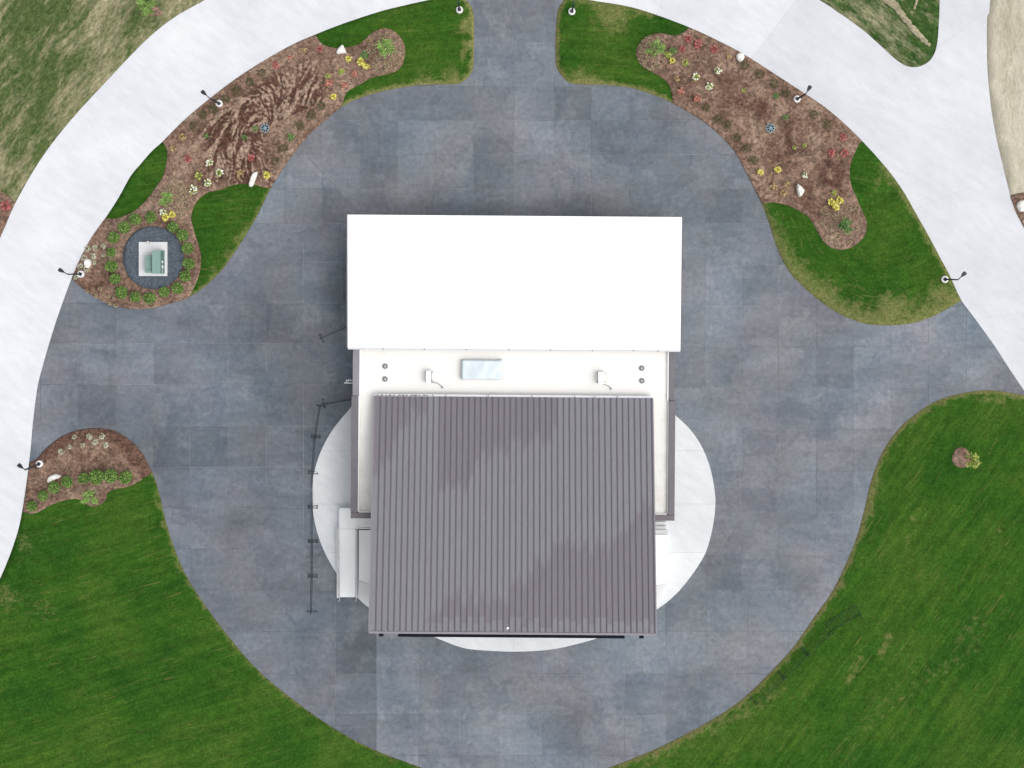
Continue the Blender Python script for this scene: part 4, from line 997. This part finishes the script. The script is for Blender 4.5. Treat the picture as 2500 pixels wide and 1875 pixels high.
# ------------------------------------------------------------------ boulders
def boulder(outline, crop, hgt, lab, seed, z0=.05):
    pts = [(crop[0] + u * crop[2], crop[1] + v * crop[2]) for u, v in outline]
    cx, cy = sum(p[0] for p in pts) / len(pts), sum(p[1] for p in pts) / len(pts); c = G(cx, cy, z0); rr = random.Random(seed)
    ring = smooth(pts, 3, True); Wp = [G(x, y, z0) - c for x, y in ring]; n = len(Wp); mb = MB(); V = []
    lv = [(0.96, 0.0), (1.0, hgt * .35), (0.90, hgt * .75), (0.62, hgt * .98)]
    for s_, z in lv:
        for p in Wp: q = p * s_ * rr.uniform(.97, 1.03); V.append((q.x, q.y, z + rr.uniform(-.04, .04) * (z > 0)))
    V.append((0.05, 0.02, hgt * 1.05)); F = []
    for i in range(3):
        for j in range(n): F.append((i * n + j, i * n + (j + 1) % n, (i + 1) * n + (j + 1) % n, (i + 1) * n + j))
    for j in range(n): F.append((3 * n + j, 3 * n + (j + 1) % n, 4 * n))
    mb.poly(V, F); bmm = mb.mesh('boulder'); b = bmesh.new(); b.from_mesh(bmm); bmesh.ops.recalc_face_normals(b, faces=b.faces[:]); b.to_mesh(bmm); b.free()
    tag(link('boulder', bmm, 'rock', None, c), lab, 'boulder', 'white landscape boulders')
k = .30135
boulder([(1445, 365), (1465, 390), (1478, 430), (1440, 437), (1405, 440), (1405, 410)], (400, 0, k), .5, 'pointed white boulder at the lawn edge of the left mulch bed', 1)
boulder([(1018, 430), (1045, 440), (1050, 470), (1025, 502), (995, 490), (985, 450)], (1500, 0, k), .45, 'round white boulder by the road edge of the right mulch bed', 2)
boulder([(745, 1395), (762, 1395), (755, 1430), (735, 1480), (722, 1510), (692, 1508), (705, 1440), (722, 1405)], (400, 0, k), .4, 'long narrow white boulder at the lower edge of the left mulch bed', 3)
boulder([(1480, 1492), (1510, 1512), (1535, 1545), (1515, 1585), (1490, 1590), (1473, 1530)], (1500, 0, k), .45, 'wedge-shaped white boulder in the lower part of the right mulch bed', 4)
boulder([(690, 780), (720, 770), (742, 790), (740, 820), (715, 845), (690, 830)], (0, 400, k), .42, 'cream white boulder beside the lamp left of the transformer', 5)
boulder([(385, 905), (405, 870), (450, 853), (495, 862), (490, 880), (455, 895), (425, 912), (395, 920)], (0, 900, k), .35, 'long white boulder in the half-round mulch bed', 6)
boulder([(2485, 492), (2500, 490), (2506, 502), (2500, 516), (2488, 516), (2481, 504)], (0, 0, 1), .45, 'white boulder at the right edge of the picture by the straw field', 7)

# ------------------------------------------------------------------ planting
def leaf_mesh(name, n, rx, rz, ll, lw, seed, zc=None, shell=0.45, droop=0.4, thin=False):
    """many small folded leaves spread through a dome"""
    rr = random.Random(seed); V = []; F = []; zc = rz if zc is None else zc
    lob = [(rr.uniform(0, 6.28), rr.uniform(-.2, .9), rr.uniform(.75, 1.12)) for _ in range(9)]
    for _ in range(n):
        th = rr.uniform(0, 6.2832); cz = rr.uniform(-.35, 1.0); sz = math.sqrt(max(0, 1 - cz * cz)); r = (shell + (1 - shell) * rr.random() ** .5)
        sc_ = 1.0
        for a, z, k_ in lob:
            w = math.exp(-((math.cos(th) * sz - math.cos(a) * math.sqrt(1 - z * z * .99)) ** 2 + (math.sin(th) * sz - math.sin(a) * math.sqrt(1 - z * z * .99)) ** 2 + (cz - z) ** 2) * 5); sc_ += (k_ - 1) * w
        d = Vector((math.cos(th) * sz, math.sin(th) * sz, cz)); p = Vector((d.x * rx * r * sc_, d.y * rx * r * sc_, max(.02, zc + d.z * rz * r * sc_)))
        dr = Vector((d.x * .8 + rr.uniform(-1, 1), d.y * .8 + rr.uniform(-1, 1), d.z * .15 + rr.uniform(-.35, .45))).normalized()
        sd = dr.cross(Vector((d.x + rr.uniform(-.6, .6), d.y + rr.uniform(-.6, .6), d.z + .9)))
        if sd.length < 1e-3: continue
        sd.normalize(); l = ll * rr.uniform(.6, 1.3); w = lw * rr.uniform(.7, 1.2); up = sd.cross(dr) * w * .25
        k = len(V); V += [tuple(p), tuple(p + dr * l * .5 + sd * w + up), tuple(p + dr * l), tuple(p + dr * l * .5 - sd * w + up)]
        F += [(k, k + 1, k + 2), (k, k + 2, k + 3)]
    me = bpy.data.meshes.new(name); me.from_pydata(V, [], F); me.update(); return me
def stems_mesh(n, r, h, rad, seed, name='stem'):
    rr = random.Random(seed); mb = MB()
    for i in range(n):
        a = rr.uniform(0, 6.28); q = rr.uniform(.3, 1) * r; mb.tube([(0.02 * math.cos(a), .02 * math.sin(a), -.06), (q * .5 * math.cos(a), q * .5 * math.sin(a), h * .6), (q * math.cos(a), q * math.sin(a), h)], rad, 5, rad * .4)
    return mb.mesh(name)

items = []      # (name, cat, desc, bedname, group, px, builder kwargs)
def crop(u, v, ox, oy): return (ox + u * k, oy + v * k)

# round shrubs
shr = [leaf_mesh('foliage', 700, .47, .46, .13, .045, 30 + i, .50, .45) for i in range(4)]
shs = [stems_mesh(7, .3, .55, .03, 50 + i) for i in range(2)]
for me in shr: me.materials.append(M['leafshrub'])
for me in shs: me.materials.append(M['bark'])
def shrub(px, lab, grp, s=1.0, i=0, z=.07):
    o = empty('round_shrub', G(*px, z), lab, 'shrub', grp, R.uniform(0, 6.28)); o.scale = (s * .93, s * .93, s * R.uniform(.85, 1.05))
    link('foliage', shr[i % 4], None, o); link('stem', shs[i % 2], None, o)
ring = [(1235, 435), (1408, 512), (1490, 580), (1530, 685), (1540, 810), (1515, 910), (1450, 1008), (1340, 1035), (1228, 1085), (1105, 1075), (1000, 1040), (945, 930), (915, 830), (915, 715), (935, 595), (1020, 515), (1110, 450)]
rsz = [1, .98, 1.04, .98, 1.04, 1.04, 1.02, .9, 1.08, .98, 1.1, .92, 1.08, .86, 1.02, 1.04, 1.06]
for i, (u, v) in enumerate(ring):
    lab = 'round green shrub in the transformer ring, topmost one' if i == 0 else f'round green shrub in the transformer ring, {ordn[i]} clockwise from the topmost'
    shrub(crop(u, v, 0, 400), lab, 'round shrubs around the transformer', rsz[i], i)
arc = [(275, 1110, .95), (365, 1025, .92), (455, 955, 1.0), (560, 910, 1.02), (690, 885, 1.0), (800, 865, 1.32), (915, 860, 1.18), (1035, 870, 1.18)]
for i, (u, v, s) in enumerate(arc):
    shrub(crop(u, v, 0, 900), f'round green shrub in the half-round bed row, {ordn[i]} from the left', 'round shrubs in the half-round bed', s, i + 1)

# small coloured plants
KINDS = {
    'dark': ('low_shrub', 'shrub', 'dusky low shrub', 'leafdk', (120, .36, .24, .15, .030), None),
    'red': ('red_shrub', 'shrub', 'small red leaved shrub', 'leafred', (52, .24, .18, .22, .055), None),
    'coral': ('coral_shrub', 'shrub', 'small coral leaved shrub', 'leafcoral', (50, .22, .18, .20, .06), None),
    'tan': ('tan_shrub', 'shrub', 'small tan orange shrub', 'leaftan', (46, .24, .18, .21, .06), None),
    'yellow': ('yellow_shrub', 'shrub', 'small bright yellow shrub', 'leafyel', (56, .23, .18, .20, .065), None),
    'lime': ('lime_shrub', 'shrub', 'small lime green plant', 'leaflime', (50, .22, .17, .18, .05), None),
    'bloom': ('white_flowering_plant', 'flower', 'lime plant with white blossoms', 'leaflime', (56, .26, .18, .18, .055), 'flower'),
    'green': ('small_green_plant', 'plant', 'small fresh green plant', 'leafgrn', (60, .22, .16, .16, .04), None),
    'pale': ('pale_plant', 'plant', 'small pale grey-green plant', 'leafpale', (40, .20, .12, .16, .05), None),
}
PM = {}
for kd, (_, _, _, mt, (n, rx, rz, ll, lw), fl) in KINDS.items():
    L3 = []
    for i in range(3):
        me = leaf_mesh('foliage', n, rx, rz, ll, lw, hash((len(kd), kd[0])) % 1000 + i * 17 if False else sum(map(ord, kd)) + i * 17, rz * .9, .35); me.materials.append(M[mt]); fme = None
        if fl: fme = leaf_mesh('blossom', 16, rx * .95, rz, .17, .085, sum(map(ord, kd)) + i * 29, rz * 1.25, .8); fme.materials.append(M[fl])
        L3.append((me, fme))
    PM[kd] = L3
LB, RB, HB = 'the left mulch bed', 'the right mulch bed', 'the half-round mulch bed'
plants = []
def add(kind, bedn, ox, oy, pts, s=1.0):
    for p in pts: plants.append((kind, bedn, crop(p[0], p[1], ox, oy), (p[2] if len(p) > 2 else 1.0) * s))
add('dark', 'the road side of the left bed', 400, 0, [(800, 595), (705, 665), (590, 735), (505, 800), (405, 885), (325, 935), (245, 1020)])
add('dark', 'the plaza side of the left bed', 400, 0, [(1280, 860, .9), (1200, 935), (1110, 1015), (970, 1205), (905, 1300, .9)])
add('green', LB, 400, 0, [(1035, 1110, 1.2), (655, 1115, .9), (740, 1045, .9), (345, 1100, .8)])
add('red', LB, 400, 0, [(910, 530), (1265, 400, .8), (195, 1285), (710, 1280)])
add('coral', LB, 400, 0, [(1340, 675), (1460, 695), (1545, 600, .85), (1020, 465, .7)])
add('yellow', LB, 400, 0, [(1495, 480, .9), (1595, 500, 1.05), (1640, 538), (1375, 783, .9), (835, 1420)])
add('lime', LB, 400, 0, [(1440, 585), (1330, 615, .8), (285, 1425, 1.1)])
add('green', LB, 400, 0, [(1625, 445, 1.3)])
add('tan', LB, 400, 0, [(155, 1110), (75, 1205, .85), (620, 1405, 1.1), (1145, 405, .75)])
add('bloom', LB, 400, 0, [(375, 1320), (455, 1400), (360, 1485), (245, 1540, 1.2)])
add('bloom', 'the patch beside the transformer ring', 0, 400, [(1325, 390, .9)]); add('yellow', 'the patch beside the transformer ring', 0, 400, [(1345, 435), (1400, 410)])
add('pale', 'the patch around the cream boulder', 0, 400, [(715, 690), (775, 680), (843, 665), (760, 750), (685, 765), (655, 830), (705, 855), (620, 915), (768, 800, .8), (840, 745, .7)])
add('dark', 'the road side of the right bed', 1500, 0, [(1050, 530), (1175, 600), (1290, 680), (1390, 760), (1610, 930), (1720, 1005)])
add('dark', 'the plaza side of the right bed', 1500, 0, [(745, 875), (835, 965), (915, 1015), (990, 1115), (1070, 1200), (1130, 1300)])
add('red', RB, 1500, 0, [(595, 315), (670, 360, 1.15), (548, 400, .9), (808, 400), (1850, 1115), (1755, 1240), (1860, 1240)])
add('tan', RB, 1500, 0, [(505, 640, .8), (925, 460, .8), (1285, 1515, 1.1), (1395, 1500), (1365, 1565)])
add('coral', RB, 1500, 0, [(540, 740), (670, 800)])
add('lime', RB, 1500, 0, [(430, 450, 1.1), (570, 510), (1045, 735, .6), (1540, 1180, .7), (1455, 1195, .6)])
add('yellow', RB, 1500, 0, [(468, 490, .85), (1320, 1375, .9), (1180, 1395, .9)])
add('bloom', RB, 1500, 0, [(835, 575), (660, 625, .95), (765, 705), (1540, 1420, .8)])
add('green', RB, 1500, 0, [(470, 415, 1.2), (1310, 775), (1385, 950, .9)])
add('yellow', 'the lower lobe of the right bed', 1800, 400, [(760, 310), (825, 300, 1.1), (795, 350, 1.05)]); add('lime', 'the lower lobe of the right bed', 1800, 400, [(785, 240, .9)])
add('pale', HB, 0, 900, [(605, 555, .8), (730, 548, 1.1), (830, 548), (775, 598, 1.1), (860, 618), (675, 620, .8), (570, 635, .8), (500, 670)])
add('red', 'the mulch at the left picture edge', 0, 400, [(55, 340, 1.3)])
from collections import defaultdict
gp_ = defaultdict(list)
for p in plants: gp_[(p[0], p[1])].append(p)
for (kd, bedn), L_ in gp_.items():
    nm, cat, desc, mt, _, _ = KINDS[kd]; L_.sort(key=lambda p: p[2][1])
    for i, (_, _, px, s) in enumerate(L_):
        if len(L_) == 1: lab = f'{desc} in {bedn}'
        else: lab = f'{desc} in {bedn}, {ordn[i]} from the top'
        me, fme = PM[kd][i % 3]
        o = link(nm, me, None, None, G(*px, .075)); o.rotation_euler = (0, 0, R.uniform(0, 6.28)); o.scale = (s * .95,) * 3
        tag(o, lab, cat, f'{desc}s')
        if fme: link('blossoms', fme, None, o)

# dormant perennials dotted round the young trees
dm = [leaf_mesh('dormant_perennial', 34, .11, .09, .13, .04, 90 + i, .05, .2) for i in range(3)]
for me in dm: me.materials.append(M['dormant'])
def dots(cx, cy, rx, ry, n, lab, avoid=(), mind=9, poly=None, seed=1):
    rr = random.Random(seed); got = []; tries = 0
    while len(got) < n and tries < 4000:
        tries += 1; a = rr.uniform(0, 6.28); q = math.sqrt(rr.random()); p = (cx + rx * q * math.cos(a), cy + ry * q * math.sin(a))
        if any(math.hypot(p[0] - g[0], p[1] - g[1]) < mind for g in got): continue
        if any(math.hypot(p[0] - x, p[1] - y) < r for x, y, r in avoid): continue
        if poly is not None and not inside_mask(np.array([p]), poly)[0]: continue
        got.append(p)
    for i, p in enumerate(got):
        o = link('dormant_perennial', dm[i % 3], None, None, G(*p, .075)); s = rr.uniform(.6, 1.1); o.scale = (s, s, s); o.rotation_euler = (0, 0, rr.uniform(0, 6.28)); tag(o, lab, 'plant', lab)
dots(935, 128, 48, 52, 44, 'tiny straw coloured clump around the young tree of the left bed lobe', [(938, 114, 22)], 8, BED_L, 1)
dots(432, 488, 34, 48, 34, 'tiny straw coloured clump in the bed neck above the transformer', [(398, 483, 17), (420, 520, 10)], 8, BED_L, 2)
dots(1592, 130, 36, 42, 30, 'tiny straw coloured clump around the young tree at the right bed top', [(1606, 117, 18)], 8, BED_R, 3)
dots(2045, 545, 62, 58, 42, 'tiny straw coloured clump in the lower lobe of the right bed', [(2074, 551, 15), (2038, 496, 15)], 9, BED_R, 4)
dots(250, 728, 60, 24, 14, 'tiny straw coloured clump below the transformer at the plaza edge', [], 12, BED_L, 5)

# young trees
def sapling(base, lab, crown_r, hgt, n, seed, mat='leafsap', z=.07):
    o = empty('young_tree', G(*base, z), lab, 'tree', 'young trees'); rr = random.Random(seed)
    mb = MB().tube([(0, 0, -.05), (.02, .01, hgt * .5), (0, .02, hgt)], .035, 7, .012); tr = mb.build('trunk', 'bark', o, smooth_=True)
    V = []; F = []; br = MB()
    for b in range(15):
        a = rr.uniform(0, 6.28); z0 = hgt * rr.uniform(.35, .92); ln = crown_r * rr.uniform(.65, 1.1) * (1.15 - .45 * (z0 / hgt)); el = rr.uniform(.1, .7)
        e = Vector((math.cos(a) * math.cos(el), math.sin(a) * math.cos(el), math.sin(el))) * ln; s0 = Vector((0, 0, z0)); br.tube([s0, s0 + e * .5 + Vector((0, 0, .03)), s0 + e], .012, 5, .004)
        for _ in range(n // 15):
            t = rr.uniform(.25, 1.08); p = s0 + e * t + Vector((rr.gauss(0, .09), rr.gauss(0, .09), rr.gauss(0, .08)))
            d = (e.normalized() + Vector((rr.uniform(-.9, .9), rr.uniform(-.9, .9), rr.uniform(-.5, .5)))).normalized(); sd = d.cross(Vector((rr.uniform(-.5, .5), rr.uniform(-.5, .5), 1)))
            if sd.length < .01: continue
            sd.normalize(); l = rr.uniform(.12, .24); w = rr.uniform(.03, .055); q = len(V)
            V += [tuple(p), tuple(p + d * l * .5 + sd * w + Vector((0, 0, .01))), tuple(p + d * l), tuple(p + d * l * .5 - sd * w + Vector((0, 0, .01)))]; F += [(q, q + 1, q + 2), (q, q + 2, q + 3)]
    me = bpy.data.meshes.new('crown'); me.from_pydata(V, [], F); me.update(); link('crown', me, mat, o); br.build('branch', 'bark', tr)
sapling((945, 126), 'airy bright green young tree in the top lobe of the left bed', .78, 2.6, 620, 1)
sapling((1597, 127), 'airy yellow-green young tree in the top lobe of the right bed', .80, 2.4, 480, 2)
sapling((412, 486), 'small light green young tree in the bed neck above the transformer', .58, 2.0, 420, 3)
sapling((2057, 553), 'small bushy green young tree in the lower lobe of the right bed', .52, 2.0, 420, 4, 'leafgrn')
sapling((234, 1206), 'light green young tree below the shrub row of the half-round bed', .66, 2.2, 520, 5)
sapling((372, 26), 'bright green young tree in the meadow at the top left', .85, 2.8, 760, 6)
sapling((2357, 1118), 'thin yellow-green young tree in the mulch ring on the right lawn', .55, 2.5, 420, 7, 'leaflime')

print('plaza panels', npl, 'objects', len(bpy.data.objects))
